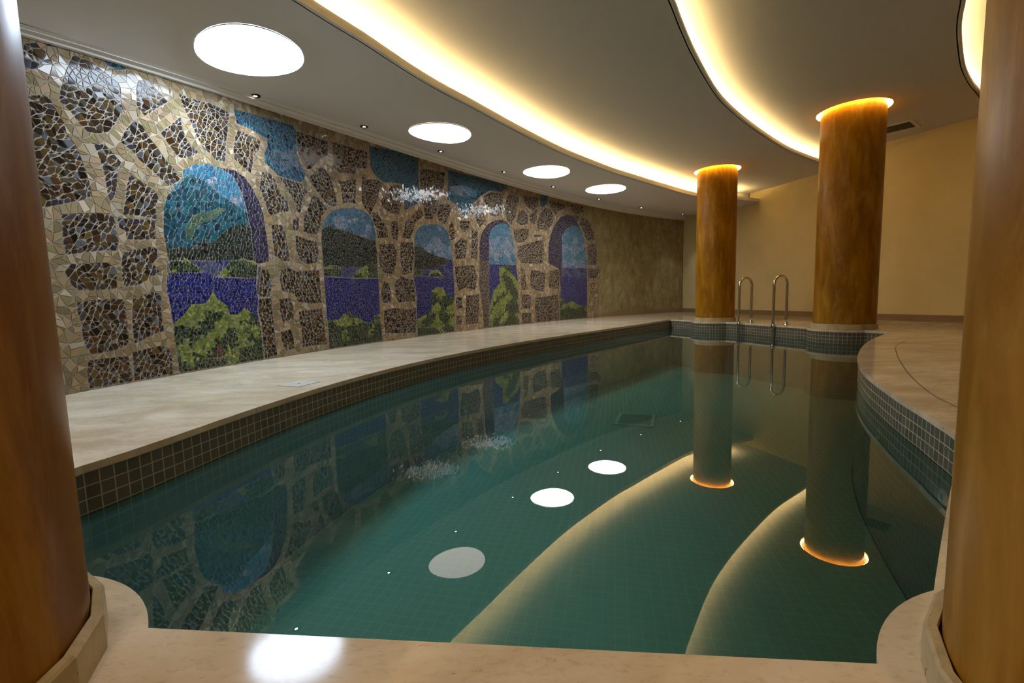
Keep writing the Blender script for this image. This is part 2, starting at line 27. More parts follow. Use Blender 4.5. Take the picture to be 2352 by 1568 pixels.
ARCHS = [[0.81, 2.25], [2.64, 4.12], [4.32, 5.82], [6.01, 7.75], [8.31, 10.28]]
SPOTW = 18.0
EXPO = 0.0
LADW = .29
LADH = .82

DECK = 0.19          # deck height above the water
FLOORZ = -0.80       # pool floor
ZA, ZB, ZC, ZD = 2.84, 3.10, 3.28, 3.46   # edges of the stepped ceiling

# ------------------------------------------------------------------ helpers
def tag(o, label=None, cat=None, group=None, kind=None):
    if label: o['label'] = label
    if cat: o['category'] = cat
    if group: o['group'] = group
    if kind: o['kind'] = kind
    return o

def empty(name, loc=(0, 0, 0), rz=0):
    o = bpy.data.objects.new(name, None); col.objects.link(o)
    o.location = loc; o.rotation_euler = (0, 0, rz); o.empty_display_size = .1
    return o

def mesh(name, verts, faces, mats, parent=None, fm=None, uv=None, colr=None, smooth=False):
    """verts, faces -> ONE linked mesh object; uv: per face list of uvs; colr: per face colour"""
    me = bpy.data.meshes.new(name)
    me.from_pydata([tuple(v) for v in verts], [], [tuple(f) for f in faces])
    if not isinstance(mats, (list, tuple)): mats = [mats]
    for m in mats: me.materials.append(m)
    if fm is not None: me.polygons.foreach_set('material_index', np.array(fm, dtype=np.int32))
    if uv is not None:
        L = me.uv_layers.new(name='UVMap'); flat = [c for f in uv for p in f for c in p]
        L.data.foreach_set('uv', np.array(flat, dtype=np.float32))
    if colr is not None:
        A = me.color_attributes.new(name='Col', type='FLOAT_COLOR', domain='CORNER')
        flat = []
        for f, c in zip(faces, colr): flat += [c[0], c[1], c[2], 1.0] * len(f)
        A.data.foreach_set('color', np.array(flat, dtype=np.float32))
    if smooth: me.polygons.foreach_set('use_smooth', [True] * len(me.polygons))
    me.update()
    o = bpy.data.objects.new(name, me); col.objects.link(o)
    if parent: o.parent = parent
    return o

def attach(o, root):
    """parent keeping the world place of its vertices"""
    o.parent = root; o.matrix_parent_inverse = Matrix.Translation(-root.location) if root.rotation_euler.z == 0 else root.matrix_basis.inverted(); return o

class MB:
    def __init__(s): s.v = []; s.f = []; s.uv = []
    def add(s, v, f):
        b = len(s.v); s.v += [tuple(p) for p in v]; s.f += [tuple(i + b for i in q) for q in f]
    def box(s, c, d, rz=0):
        cx, cy, cz = c; x, y, z = d[0] / 2, d[1] / 2, d[2] / 2; ca, sa = math.cos(rz), math.sin(rz)
        P = [(cx + a * x * ca - b * y * sa, cy + a * x * sa + b * y * ca, cz + e * z) for e in (-1, 1) for a, b in ((-1, -1), (1, -1), (1, 1), (-1, 1))]
        s.add(P, [(3, 2, 1, 0), (4, 5, 6, 7), (0, 1, 5, 4), (1, 2, 6, 5), (2, 3, 7, 6), (3, 0, 4, 7)])
    def lathe(s, prof, n=48, c=(0, 0, 0), closed=False):
        b = len(s.v)
        for r, z in prof:
            for i in range(n):
                a = 2 * PI * i / n; s.v.append((c[0] + r * math.cos(a), c[1] + r * math.sin(a), c[2] + z))
        m = len(prof); R = range(m if closed else m - 1)
        for j in R:
            k = (j + 1) % m
            for i in range(n):
                i2 = (i + 1) % n; s.f.append((b + j * n + i, b + j * n + i2, b + k * n + i2, b + k * n + i))
    def disc(s, r, z, n=48, c=(0, 0, 0), up=True):
        b = len(s.v)
        for i in range(n):
            a = 2 * PI * i / n; s.v.append((c[0] + r * math.cos(a), c[1] + r * math.sin(a), c[2] + z))
        f = tuple(range(b, b + n)); s.f.append(f if up else f[::-1])
    def tube(s, pts, r, n=14, caps=True):
        pts = [Vector(p) for p in pts]; b = len(s.v); up = None
        for i, p in enumerate(pts):
            t = (pts[min(i + 1, len(pts) - 1)] - pts[max(i - 1, 0)]).normalized()
            if up is None: up = t.orthogonal().normalized()
            up = (up - t * up.dot(t)).normalized(); w = t.cross(up)
            for k in range(n):
                a = 2 * PI * k / n; s.v.append(tuple(p + (up * math.cos(a) + w * math.sin(a)) * r))
        for i in range(len(pts) - 1):
            for k in range(n):
                k2 = (k + 1) % n; s.f.append((b + i * n + k, b + i * n + k2, b + (i + 1) * n + k2, b + (i + 1) * n + k))
        if caps:
            s.f.append(tuple(range(b + n - 1, b - 1, -1))); e = b + (len(pts) - 1) * n; s.f.append(tuple(range(e, e + n)))
    def build(s, name, mat, parent=None, smooth=False): return mesh(name, s.v, s.f, mat, parent, smooth=smooth)

def catmull(P, step):
    P = [np.array(p, float) for p in P]; Q = [2 * P[0] - P[1]] + P + [2 * P[-1] - P[-2]]; out = []
    for i in range(1, len(Q) - 2):
        a, b, c, d = Q[i - 1:i + 3]; n = max(1, int(round(np.linalg.norm(c - b) / step)))
        for k in range(n):
            t = k / n
            out.append(.5 * (2 * b + (c - a) * t + (2 * a - 5 * b + 4 * c - d) * t * t + (3 * b - a - 3 * c + d) * t ** 3))
    out.append(P[-1]); return [tuple(p) for p in out]

def offset(P, d):
    """shift an open polyline by d; positive = to the right of its direction"""
    P = np.array(P, float); T = np.gradient(P, axis=0); T /= np.linalg.norm(T, axis=1)[:, None]
    return [tuple(p) for p in P + d * np.c_[T[:, 1], -T[:, 0]]]

def inpoly(X, Y, poly):
    X = np.asarray(X, float); Y = np.asarray(Y, float); r = np.zeros(X.shape, bool); n = len(poly)
    for i in range(n):
        x1, y1 = poly[i]; x2, y2 = poly[(i + 1) % n]
        if y1 == y2: continue
        c = ((y1 > Y) != (y2 > Y)); r ^= c & (X < (x2 - x1) * (Y - y1) / (y2 - y1) + x1)
    return r

def segdist(X, Y, poly, closed=True):
    X = np.asarray(X, float); Y = np.asarray(Y, float); D = np.full(X.shape, 1e9); n = len(poly)
    for i in range(n if closed else n - 1):
        ax, ay = poly[i]; bx, by = poly[(i + 1) % n]; dx, dy = bx - ax, by - ay; L = dx * dx + dy * dy + 1e-12
        t = np.clip(((X - ax) * dx + (Y - ay) * dy) / L, 0, 1)
        D = np.minimum(D, np.hypot(X - ax - t * dx, Y - ay - t * dy))
    return D

def cdt(loops, pts=()):
    """constrained triangulation; loops = list of (points, closed)"""
    V = []; E = []
    for L, cl in loops:
        b = len(V); V += [Vector((float(p[0]), float(p[1]))) for p in L]
        E += [(b + i, b + i + 1) for i in range(len(L) - 1)] + ([(b + len(L) - 1, b)] if cl else [])
    V += [Vector((float(p[0]), float(p[1]))) for p in pts]
    r = delaunay_2d_cdt(V, E, [], 0, 1e-5)
    return np.array([(v.x, v.y) for v in r[0]]), [tuple(f) for f in r[2]]

def sheet(name, outer, mat, zf, holes=(), step=.35, parent=None, down=True):
    xs = [p[0] for p in outer]; ys = [p[1] for p in outer]
    gx, gy = np.meshgrid(np.arange(min(xs), max(xs), step), np.arange(min(ys), max(ys), step)); gx = gx.ravel(); gy = gy.ravel()
    k = inpoly(gx, gy, outer) & (segdist(gx, gy, outer) > step * .4)
    for h in holes: k &= ~inpoly(gx, gy, h) & (segdist(gx, gy, h) > step * .2)
    V, F = cdt([(outer, True)] + [(h, True) for h in holes], list(zip(gx[k], gy[k])))
    C = np.array([V[list(f)].mean(0) for f in F]); ok = inpoly(C[:, 0], C[:, 1], outer)
    for h in holes: ok &= ~inpoly(C[:, 0], C[:, 1], h)
    F = [f for f, o in zip(F, ok) if o]
    F = [f[::-1] if down else f for f in F]
    return mesh(name, [(x, y, zf(x, y)) for x, y in V], F, mat, parent)

def sweep(name, P, prof, mat, parent=None, zfun=None, uvs=False, smooth=False, closed=False):
    """profile (offset to the right, z) swept along plan polyline P"""
    P = np.array(P, float)
    if closed:
        T = np.roll(P, -1, 0) - np.roll(P, 1, 0)
    else: T = np.gradient(P, axis=0)
    T /= np.linalg.norm(T, axis=1)[:, None]; N = np.c_[T[:, 1], -T[:, 0]]; v = []; f = []; m = len(prof); n = len(P); uv = []
    S = np.r_[0, np.cumsum(np.linalg.norm(np.diff(np.vstack([P, P[:1]]), axis=0), axis=1))]
    for i in range(n):
        for d, z in prof:
            q = P[i] + N[i] * d; v.append((q[0], q[1], z if zfun is None else zfun(i, z)))
    for i in range(n if closed else n - 1):
        j = (i + 1) % n
        for k in range(m - 1):
            f.append((i * m + k, j * m + k, j * m + k + 1, i * m + k + 1))
            uv.append([(S[i], prof[k][1]), (S[i + 1], prof[k][1]), (S[i + 1], prof[k + 1][1]), (S[i], prof[k + 1][1])])
    return mesh(name, v, f, mat, parent, uv=uv if uvs else None, smooth=smooth)

# ------------------------------------------------------------------ materials
def newmat(name):
    m = bpy.data.materials.new(name); m.use_nodes = True; nt = m.node_tree; b = nt.nodes['Principled BSDF']; return m, nt, b
def plain(name, c, rough=.5, metal=0., spec=.5, coat=0):
    m, nt, b = newmat(name); b.inputs['Base Color'].default_value = (*c, 1); b.inputs['Roughness'].default_value = rough
    b.inputs['Metallic'].default_value = metal; b.inputs['Specular IOR Level'].default_value = spec; b.inputs['Coat Weight'].default_value = coat; return m
def emit(name, c, s):
    m, nt, b = newmat(name); b.inputs['Base Color'].default_value = (.8, .8, .8, 1); b.inputs['Emission Color'].default_value = (*c, 1); b.inputs['Emission Strength'].default_value = s; return m
def ramp(nt, fac, stops):
    r = nt.nodes.new('ShaderNodeValToRGB'); nt.links.new(fac, r.inputs[0]); e = r.color_ramp.elements
    while len(e) > 1: e.remove(e[-1])
    e[0].position = stops[0][0]; e[0].color = (*stops[0][1], 1)
    for p, c in stops[1:]: k = e.new(p); k.color = (*c, 1)
    return r.outputs[0]
def noise(nt, scale, detail=4, rough=.5, stretch=(1, 1, 1), dist=0, coord='Object'):
    tc = nt.nodes.new('ShaderNodeTexCoord'); mp = nt.nodes.new('ShaderNodeMapping'); mp.inputs['Scale'].default_value = stretch
    nt.links.new(tc.outputs[coord], mp.inputs[0]); n = nt.nodes.new('ShaderNodeTexNoise'); nt.links.new(mp.outputs[0], n.inputs['Vector'])
    n.inputs['Scale'].default_value = scale; n.inputs['Detail'].default_value = detail; n.inputs['Roughness'].default_value = rough; n.inputs['Distortion'].default_value = dist
    return n.outputs['Fac']
def mixc(nt, a, b, fac, mode='MIX'):
    m = nt.nodes.new('ShaderNodeMix'); m.data_type = 'RGBA'; m.blend_type = mode
    for s, x in ((0, fac), (6, a), (7, b)):
        if hasattr(x, 'links') or hasattr(x, 'is_output'): nt.links.new(x, m.inputs[s])
        elif s == 0: m.inputs[0].default_value = x
        else: m.inputs[s].default_value = (*x, 1)
    return m.outputs[2]
def bump(nt, b, h, strength, dist=.01):
    n = nt.nodes.new('ShaderNodeBump'); n.inputs['Strength'].default_value = strength; n.inputs['Distance'].default_value = dist
    nt.links.new(h, n.inputs['Height']); nt.links.new(n.outputs[0], b.inputs['Normal'])

def m_stone(name, c0, c1, c2, rough, pit=True):
    m, nt, b = newmat(name)
    base = ramp(nt, noise(nt, 2.3, 8, .62, (1, 2.2, 1), .6), [(.30, c0), (.5, c1), (.72, c2)])
    fine = noise(nt, 38, 5, .7, (1, 2.0, 1))
    base = mixc(nt, base, (.22, .15, .08), ramp(nt, fine, [(.52, (0, 0, 0)), (.78, (.45, .45, .45))]))
    if pit:
        p = noise(nt, 17, 3, .55, (1, 1.9, 1), 1.2)
        pm = ramp(nt, p, [(.70, (0, 0, 0)), (.735, (1, 1, 1))])
        base = mixc(nt, base, (.13, .09, .04), pm)
        rg = ramp(nt, p, [(.69, (rough,) * 3), (.73, (.7,) * 3)]); nt.links.new(rg, b.inputs['Roughness'])
        hb = ramp(nt, p, [(.69, (1, 1, 1)), (.74, (0, 0, 0))]); bump(nt, b, hb, .35, .002)
    else: b.inputs['Roughness'].default_value = rough
    b.inputs['Specular IOR Level'].default_value = .12
    nt.links.new(base, b.inputs['Base Color']); return m
M_DECK = m_stone('cream_travertine', (.45, .35, .215), (.58, .475, .335), (.69, .60, .46), .10)
M_DECK2 = m_stone('travertine_base', (.32, .25, .13), (.46, .36, .2), (.56, .46, .3), .3)
M_JOINT = plain('dark_joint', (.11, .08, .04), .8)
M_CEIL = plain('ceiling_paint', (.61, .575, .54), .85, spec=.2)
M_MOULD = plain('moulding_paint', (.66, .62, .57), .7, spec=.3)
def m_plaster(name, c, v=.06, sc=1.5):
    m, nt, b = newmat(name); d = tuple(max(0, x * (1 - v)) for x in c); e = tuple(x * (1 + v) for x in c)
    nt.links.new(ramp(nt, noise(nt, sc, 5, .6), [(.3, d), (.7, e)]), b.inputs['Base Color']); b.inputs['Roughness'].default_value = .8; b.inputs['Specular IOR Level'].default_value = .25; return m
M_WALL = m_plaster('beige_wall_paint', (.64, .51, .25))
def m_green():
    m, nt, b = newmat('mottled_green_plaster')
    a = ramp(nt, noise(nt, 5.0, 9, .78, (1, 1, .6), .15), [(.28, (.13, .10, .035)), (.5, (.26, .215, .095)), (.72, (.42, .37, .20))])
    s = ramp(nt, noise(nt, 16, 5, .7), [(.54, (0, 0, 0)), (.66, (.8, .8, .8))])
    nt.links.new(mixc(nt, a, (.20, .11, .04), s), b.inputs['Base Color']); b.inputs['Roughness'].default_value = .55; return m
M_GREEN = m_green()
M_SKIRT = plain('baseboard_stone', (.26, .17, .075), .35)
def m_col():
    m, nt, b = newmat('polished_orange_stucco')
    a = ramp(nt, noise(nt, 2.0, 7, .62, (1, 1, .38), 1.2), [(.25, (.15, .052, .0008)), (.5, (.265, .108, .001)), (.75, (.38, .175, .004))])
    s = ramp(nt, noise(nt, 9, 6, .7, (1, 1, .2), .7), [(.46, (0, 0, 0)), (.72, (.6, .6, .6))])
    nt.links.new(mixc(nt, a, (.50, .27, .055), s), b.inputs['Base Color']); b.inputs['Specular IOR Level'].default_value = .13
    nt.links.new(ramp(nt, noise(nt, 5, 5, .6, (1, 1, .4)), [(.3, (.30, .30, .30)), (.7, (.48, .48, .48))]), b.inputs['Roughness'])
    bump(nt, b, noise(nt, 7, 4, .6, (1, 1, .4)), .10, .01); return m
M_COL = m_col()
def m_tile(name, a, bb, grout, size, coord='UV', rot=0, gw=.0024):
    m, nt, b = newmat(name); tc = nt.nodes.new('ShaderNodeTexCoord'); mp = nt.nodes.new('ShaderNodeMapping'); mp.inputs['Rotation'].default_value = (0, 0, rot)
    nt.links.new(tc.outputs[coord], mp.inputs[0]); t = nt.nodes.new('ShaderNodeTexBrick'); nt.links.new(mp.outputs[0], t.inputs['Vector'])
    t.offset = 0; t.squash = 1; t.inputs['Scale'].default_value = 1; t.inputs['Brick Width'].default_value = size; t.inputs['Row Height'].default_value = size
    t.inputs['Mortar Size'].default_value = gw; t.inputs['Mortar Smooth'].default_value = .1; t.inputs['Bias'].default_value = 0
    t.inputs['Color1'].default_value = (*a, 1); t.inputs['Color2'].default_value = (*bb, 1); t.inputs['Mortar'].default_value = (*grout, 1)
    nt.links.new(t.outputs['Color'], b.inputs['Base Color'])
    nt.links.new(ramp(nt, t.outputs['Fac'], [(0, (.15, .15, .15)), (1, (.6, .6, .6))]), b.inputs['Roughness'])
    inv = nt.nodes.new('ShaderNodeMath'); inv.operation = 'SUBTRACT'; inv.inputs[0].default_value = 1; nt.links.new(t.outputs['Fac'], inv.inputs[1])
    bump(nt, b, inv.outputs[0], .4, .002); return m
M_TILE = m_tile('glazed_grey_tile', (.095, .085, .062), (.12, .108, .085), (.40, .34, .21), .052)
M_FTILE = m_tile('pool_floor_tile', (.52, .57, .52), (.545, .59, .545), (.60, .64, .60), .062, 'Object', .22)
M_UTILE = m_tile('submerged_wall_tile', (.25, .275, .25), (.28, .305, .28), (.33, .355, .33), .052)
def m_water():
    m = bpy.data.materials.new('still_pool_water'); m.use_nodes = True; nt = m.node_tree; nt.nodes.clear()
    o = nt.nodes.new('ShaderNodeOutputMaterial'); mx = nt.nodes.new('ShaderNodeMixShader'); fr = nt.nodes.new('ShaderNodeFresnel'); fr.inputs[0].default_value = 1.39
    t = nt.nodes.new('ShaderNodeBsdfTransparent'); t.inputs[0].default_value = (.32, .565, .515, 1)
    g = nt.nodes.new('ShaderNodeBsdfGlossy'); g.inputs['Roughness'].default_value = 0.0; g.inputs['Color'].default_value = (1, 1, 1, 1)
    d = nt.nodes.new('ShaderNodeBsdfDiffuse'); d.inputs[0].default_value = (.10, .24, .22, 1); m2 = nt.nodes.new('ShaderNodeMixShader'); m2.inputs[0].default_value = .09
    nt.links.new(t.outputs[0], m2.inputs[1]); nt.links.new(d.outputs[0], m2.inputs[2])
    nt.links.new(fr.outputs[0], mx.inputs[0]); nt.links.new(m2.outputs[0], mx.inputs[1]); nt.links.new(g.outputs[0], mx.inputs[2]); nt.links.new(mx.outputs[0], o.inputs[0]); return m
M_WATER = m_water()
M_STEEL = plain('polished_steel', (.62, .58, .5), .14, 1)
M_DARK = plain('dark_metal', (.03, .025, .02), .4, .5)
M_WHITE = plain('white_plastic', (.7, .7, .66), .4)
def m_tess():
    m, nt, b = newmat('glass_tesserae'); a = nt.nodes.new('ShaderNodeVertexColor'); a.layer_name = 'Col'
    nt.links.new(a.outputs[0], b.inputs['Base Color']); b.inputs['Roughness'].default_value = .09; b.inputs['Specular IOR Level'].default_value = .13; return m
M_TESS = m_tess()
M_GROUT = m_plaster('mosaic_grout', (.34, .28, .205), .15, 6)
WARM = (1.0, .73, .32)
M_COVE = emit('warm_led_strip', WARM, 29)
M_RING = emit('amber_ring_lamp', (1.0, .64, .18), 75)

# ------------------------------------------------------------------ plan of the room
wl = [(p[0], p[1]) for p in WALL]
SW = np.r_[0, np.cumsum([math.dist(wl[i], wl[i + 1]) for i in range(len(wl) - 1)])]
_t0 = np.array(wl[1]) - np.array(wl[0]); _t0 /= np.linalg.norm(_t0)
WX = np.array([p[0] for p in wl]); WY = np.array([p[1] for p in wl])
_cx = catmull(wl, .08); CX = np.array(_cx); CS = np.r_[0, np.cumsum(np.linalg.norm(np.diff(CX, axis=0), axis=1))]; CS *= STOT / CS[-1]
def wpos(s, off=0.):
    s = np.asarray(s, float)
    x = np.interp(s, CS, CX[:, 0]) + np.minimum(s, 0) * _t0[0]; y = np.interp(s, CS, CX[:, 1]) + np.minimum(s, 0) * _t0[1]
    e = .03; tx = (np.interp(s + e, CS, CX[:, 0]) - np.interp(s - e, CS, CX[:, 0])); ty = (np.interp(s + e, CS, CX[:, 1]) - np.interp(s - e, CS, CX[:, 1]))
    tx = np.where(s < e, _t0[0], tx); ty = np.where(s < e, _t0[1], ty)
    L = np.hypot(tx, ty) + 1e-9; return x + off * ty / L, y - off * tx / L, ty / L, -tx / L
SZ = np.linspace(0, STOT, len(WALL)); ZT = np.array([p[2] for p in WALL]); ZI = np.array([p[3] for p in WALL])
ztop = lambda s: np.interp(s, SZ, ZT); zinn = lambda s: np.interp(s, SZ, ZI)
LS = np.r_[np.linspace(-6, -.25, 14), np.linspace(0, STOT, 110)]
lx, ly, _, _ = wpos(LS); LW = list(zip(lx.tolist(), ly.tolist()))          # left wall line
FAR = catmull([LW[-1], (5.42, 12.45), (5.92, 11.1), (6.32, 9.7), (6.62, 8.3), (7.1, 7.15), (7.9, 5.9), (8.6, 4.3), (8.9, 2.0), (8.9, -3.0)], .25)
BACKY = LW[0][1]
FAR = [p for p in FAR if p[1] > BACKY + .05] + [(8.9, BACKY)]
ROOM = LW + FAR[1:]
K1 = catmull([(-2.75, BACKY), (-2.62, -.8), (-2.45, .5), (-2.15, 1.7), (-1.83, 2.45)] + C1 + [(5.0, 10.62), (5.93, 11.08)], .12)
K2 = catmull([(-.25, BACKY), (-.2, -1.0), (-.1, .3), (.15, 1.5), (.55, 2.5), (.95, 3.25)] + C2 + [(6.42, 9.25)], .12)
K3 = catmull([(1.4, BACKY), (1.45, -.5), (1.7, .8), (2.3, 2.1), (3.1, 3.2), (3.7, 3.9)] + C3 + [(7.12, 7.05)], .12)
LWs = [p for p in LW]

# ------------------------------------------------------------------ pool outline
RIGHT = catmull([(.60, .62), (.822, .854), (1.28, 1.30), (1.72, 1.72), (1.92, 2.08), (2.14, 2.55), (2.52, 3.26), (3.02, 3.98), (3.88, 4.98), (5.0, 6.05)], .07)
LEFT_ = catmull([(-1.58, .90), (-1.66, 1.3)] + LEFT, .1)
NEAR = [(-1.58, .905), (-.687, .803), (.567, .679), (.62, .674)]
farp = [tuple(LEFT_[-1]), (3.80, 9.27), (4.20, 8.45), (4.55, 7.2), (5.0, 6.05)]
BASE = LEFT_ + farp[1:] + RIGHT[::-1][1:] 
COLS = [(-1.05, .55, .36), (.93, .43, .36), (4.05, 9.15, .36), (4.923, 6.795, .385)]
def circ(c, r, n=96): return [(c[0] + r * math.cos(2 * PI * i / n), c[1] + r * math.sin(2 * PI * i / n)) for i in range(n)]
SCAL = [circ(c, c[2] + .077) for c in COLS]
# near chord closes the base polygon
BASE = [p for p in BASE] 
def is_pool(C):
    k = inpoly(C[:, 0], C[:, 1], BASE)
    for s in SCAL: k &= ~inpoly(C[:, 0], C[:, 1], s)
    k &= C[:, 1] > .803 - .0989 * (C[:, 0] + .687)
    return k
gx, gy = np.meshgrid(np.arange(-4, 9, .5), np.arange(BACKY, 14, .5)); gx = gx.ravel(); gy = gy.ravel()
chord = [(-2.2, .803 + .0989 * 1.513), (1.2, .803 - .0989 * 1.887)]
V, F = cdt([(ROOM, True), (BASE, True), (chord, False)] + [(s, True) for s in SCAL], [(a, b) for a, b in zip(gx, gy) if inpoly([a], [b], ROOM)[0]])
C = np.array([V[list(f)].mean(0) for f in F]); rm = inpoly(C[:, 0], C[:, 1], ROOM); pl = is_pool(C)
PF = [f for f, a, b in zip(F, rm, pl) if a and b]; DF = [f for f, a, b in zip(F, rm, pl) if a and not b]
def loops(faces):
    E = {}
    for f in faces:
        for i in range(3):
            a, b = f[i], f[(i + 1) % 3]; E[(a, b)] = 1
    nxt = {a: b for (a, b) in E if (b, a) not in E}; out = []
    while nxt:
        a, b = nxt.popitem(); L = [a]
        while b != a and b in nxt: L.append(b); b = nxt.pop(b)
        out.append(L)
    return sorted(out, key=len, reverse=True)
PL = [tuple(V[i]) for i in loops(PF)[0]]
ar = sum(PL[i][0] * PL[(i + 1) % len(PL)][1] - PL[(i + 1) % len(PL)][0] * PL[i][1] for i in range(len(PL)))
if ar < 0: PL = PL[::-1]                  # counter-clockwise, pool on the left

# ------------------------------------------------------------------ floor (deck slab with its pool edge)
v = [(x, y, DECK) for x, y in V]; f = [t if True else t for t in DF]; fm = [0] * len(f)
b = len(v); n = len(PL); ed = .030
P_ = np.array(PL); T_ = np.roll(P_, -1, 0) - np.roll(P_, 1, 0); T_ /= np.linalg.norm(T_, axis=1)[:, None]; N_ = np.c_[-T_[:, 1], T_[:, 0]]
for x, y in PL: v.append((x, y, DECK))
for x, y in PL: v.append((x, y, DECK - ed))
for (x, y), (nx, ny) in zip(PL, N_): v.append((x - nx * .04, y - ny * .04, DECK - ed))
for i in range(n):
    j = (i + 1) % n; f += [(b + i, b + j, b + n + j, b + n + i), (b + n + i, b + n + j, b + 2 * n + j, b + 2 * n + i)]; fm += [0, 0]
# curved joint line of the coping on the right deck
JL = catmull([(5.75, 6.2), (5.3, 5.85)] + [tuple(p) for p in JOINT[1:]] + [(2.1, 2.0), (1.9, 1.5)], .1); jo = offset(JL, .006); b = len(v)
for p, q in zip(JL, jo): v += [(p[0], p[1], DECK + .0012), (q[0], q[1], DECK + .0012)]
for i in range(len(JL) - 1): f.append((b + 2 * i, b + 2 * i + 1, b + 2 * i + 3, b + 2 * i + 2)); fm.append(1)
tag(mesh('floor', v, f, [M_DECK, M_JOINT], fm=fm), kind='structure')

# ------------------------------------------------------------------ pool basin and water
pool = tag(empty('pool_basin', (1.0, 4.0, FLOORZ)), 'curved indoor pool basin lined with small grey square tiles', 'swimming pool')
PLi = [(p[0] - q[0] * .008, p[1] - q[1] * .008) for p, q in zip(P_, N_)]
o = sweep('waterline_tiles', PLi, [(0, DECK - ed), (0, -.012)], M_TILE, closed=True, uvs=True); attach(o, pool)
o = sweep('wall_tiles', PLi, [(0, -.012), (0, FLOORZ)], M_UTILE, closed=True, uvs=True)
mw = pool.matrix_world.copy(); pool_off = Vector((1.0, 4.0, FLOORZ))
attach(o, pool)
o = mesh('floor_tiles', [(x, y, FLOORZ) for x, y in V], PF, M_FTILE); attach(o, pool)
Vi, Fi = cdt([([(p[0] - q[0] * .006, p[1] - q[1] * .006) for p, q in zip(P_, N_)], True)])
Ci = np.array([Vi[list(t)].mean(0) for t in Fi]); ok = inpoly(Ci[:, 0], Ci[:, 1], PLi)
o = mesh('pool_water', [(x, y, 0) for x, y in Vi], [t for t, k in zip(Fi, ok) if k], M_WATER)
tag(o, 'still clear green water filling the curved indoor pool', 'water')

# ------------------------------------------------------------------ walls
def wall_strip(name, P, z0, z1f, mat):
    v = []; f = []
    for x, y in P: v += [(x, y, z0), (x, y, z1f(x, y))]
    for i in range(len(P) - 1): f.append((2 * i, 2 * i + 2, 2 * i + 3, 2 * i + 1))
    return tag(mesh(name, v, f, mat), kind='structure')
wall_strip('wall_left', LW, DECK, lambda x, y: 3.35, M_GREEN)
kR = max(range(len(FAR)), key=lambda i: FAR[i][0] - abs(FAR[i][1] - 4.3))
iR = min(range(len(FAR)), key=lambda i: abs(FAR[i][1] - 6.2))
wall_strip('wall_far', FAR[:iR + 1], DECK, lambda x, y: 3.75, M_WALL)
wall_strip('wall_right', FAR[iR:], DECK, lambda x, y: 3.75, M_WALL)
wall_strip('wall_back', [FAR[-1], LW[0]], DECK, lambda x, y: 3.75, M_WALL)
sM = max(p[0] for p in MR)
bs = np.linspace(10.62, STOT - .005, 30); bx, by, _, _ = wpos(bs)
o = sweep('baseboard_left', list(zip(bx, by)), [(.0, DECK + .11), (.014, DECK + .11), (.014, DECK)], M_SKIRT); tag(o, kind='structure')
o = sweep('baseboard_far', FAR[:iR + 1], [(.0, DECK + .11), (.014, DECK + .11), (.014, DECK)], M_SKIRT); tag(o, kind='structure')
o = sweep('baseboard_right', FAR[iR:], [(.0, DECK + .11), (.014, DECK + .11), (.014, DECK)], M_SKIRT); tag(o, kind='structure')

# ------------------------------------------------------------------ stepped ceilings
INNER = list(zip(*[a.tolist() for a in wpos(LS, .14)[:2]]))
INN = np.array(INNER); ZIL = zinn(LS); CBASE = 2.84
def za(x, y):
    d = np.hypot(INN[:, 0] - x, INN[:, 1] - y); dw = d.min(); w_ = np.exp(-(d - dw) / .12); zi_ = float((w_ * ZIL).sum() / w_.sum())
    k = max(0., 1 - dw / 1.1) ** 1.6; base = CBASE
    return base + (zi_ - base) * k
fa = [p for p in FAR[1:] if p[1] > K1[-1][1] + .05]
K1in = offset(K1, -.03)
sheet('ceiling', INNER + fa + K1in[::-1], M_CEIL, za, step=.11).name = 'ceiling'; bpy.data.objects['ceiling'].data.polygons.foreach_set('use_smooth', [True] * len(bpy.data.objects['ceiling'].data.polygons)); tag(bpy.data.objects['ceiling'], kind='structure')
HR = .055
fb = [p for p in FAR if K2[-1][1] + .05 < p[1] < K1[-1][1] + .25]
K1b = offset(K1, -.30); K2b = offset(K2, -.30); K3b = offset(K3, -.30)
colh = [circ(c, c[2] + HR, 48) for c in COLS]
def ext(P, wallp): return P
tB = K1b + [p for p in FAR if K2[-1][1] + .05 < p[1] < K1b[-1][1] - .02] + offset(K2, -.03)[::-1]
o = sheet('ceiling', tB, M_CEIL, lambda x, y: ZB, holes=[colh[0], colh[2]]); tag(o, kind='structure')
tC = K2b + [p for p in FAR if K3[-1][1] + .05 < p[1] < K2b[-1][1] - .02] + offset(K3, -.03)[::-1]
o = sheet('ceiling', tC, M_CEIL, lambda x, y: ZC, holes=[colh[1], colh[3]]); tag(o, kind='structure')
tD = K3b + [p for p in FAR if p[1] < K3b[-1][1] - .02]
o = sheet('ceiling', tD, M_CEIL, lambda x, y: ZD); tag(o, kind='structure')
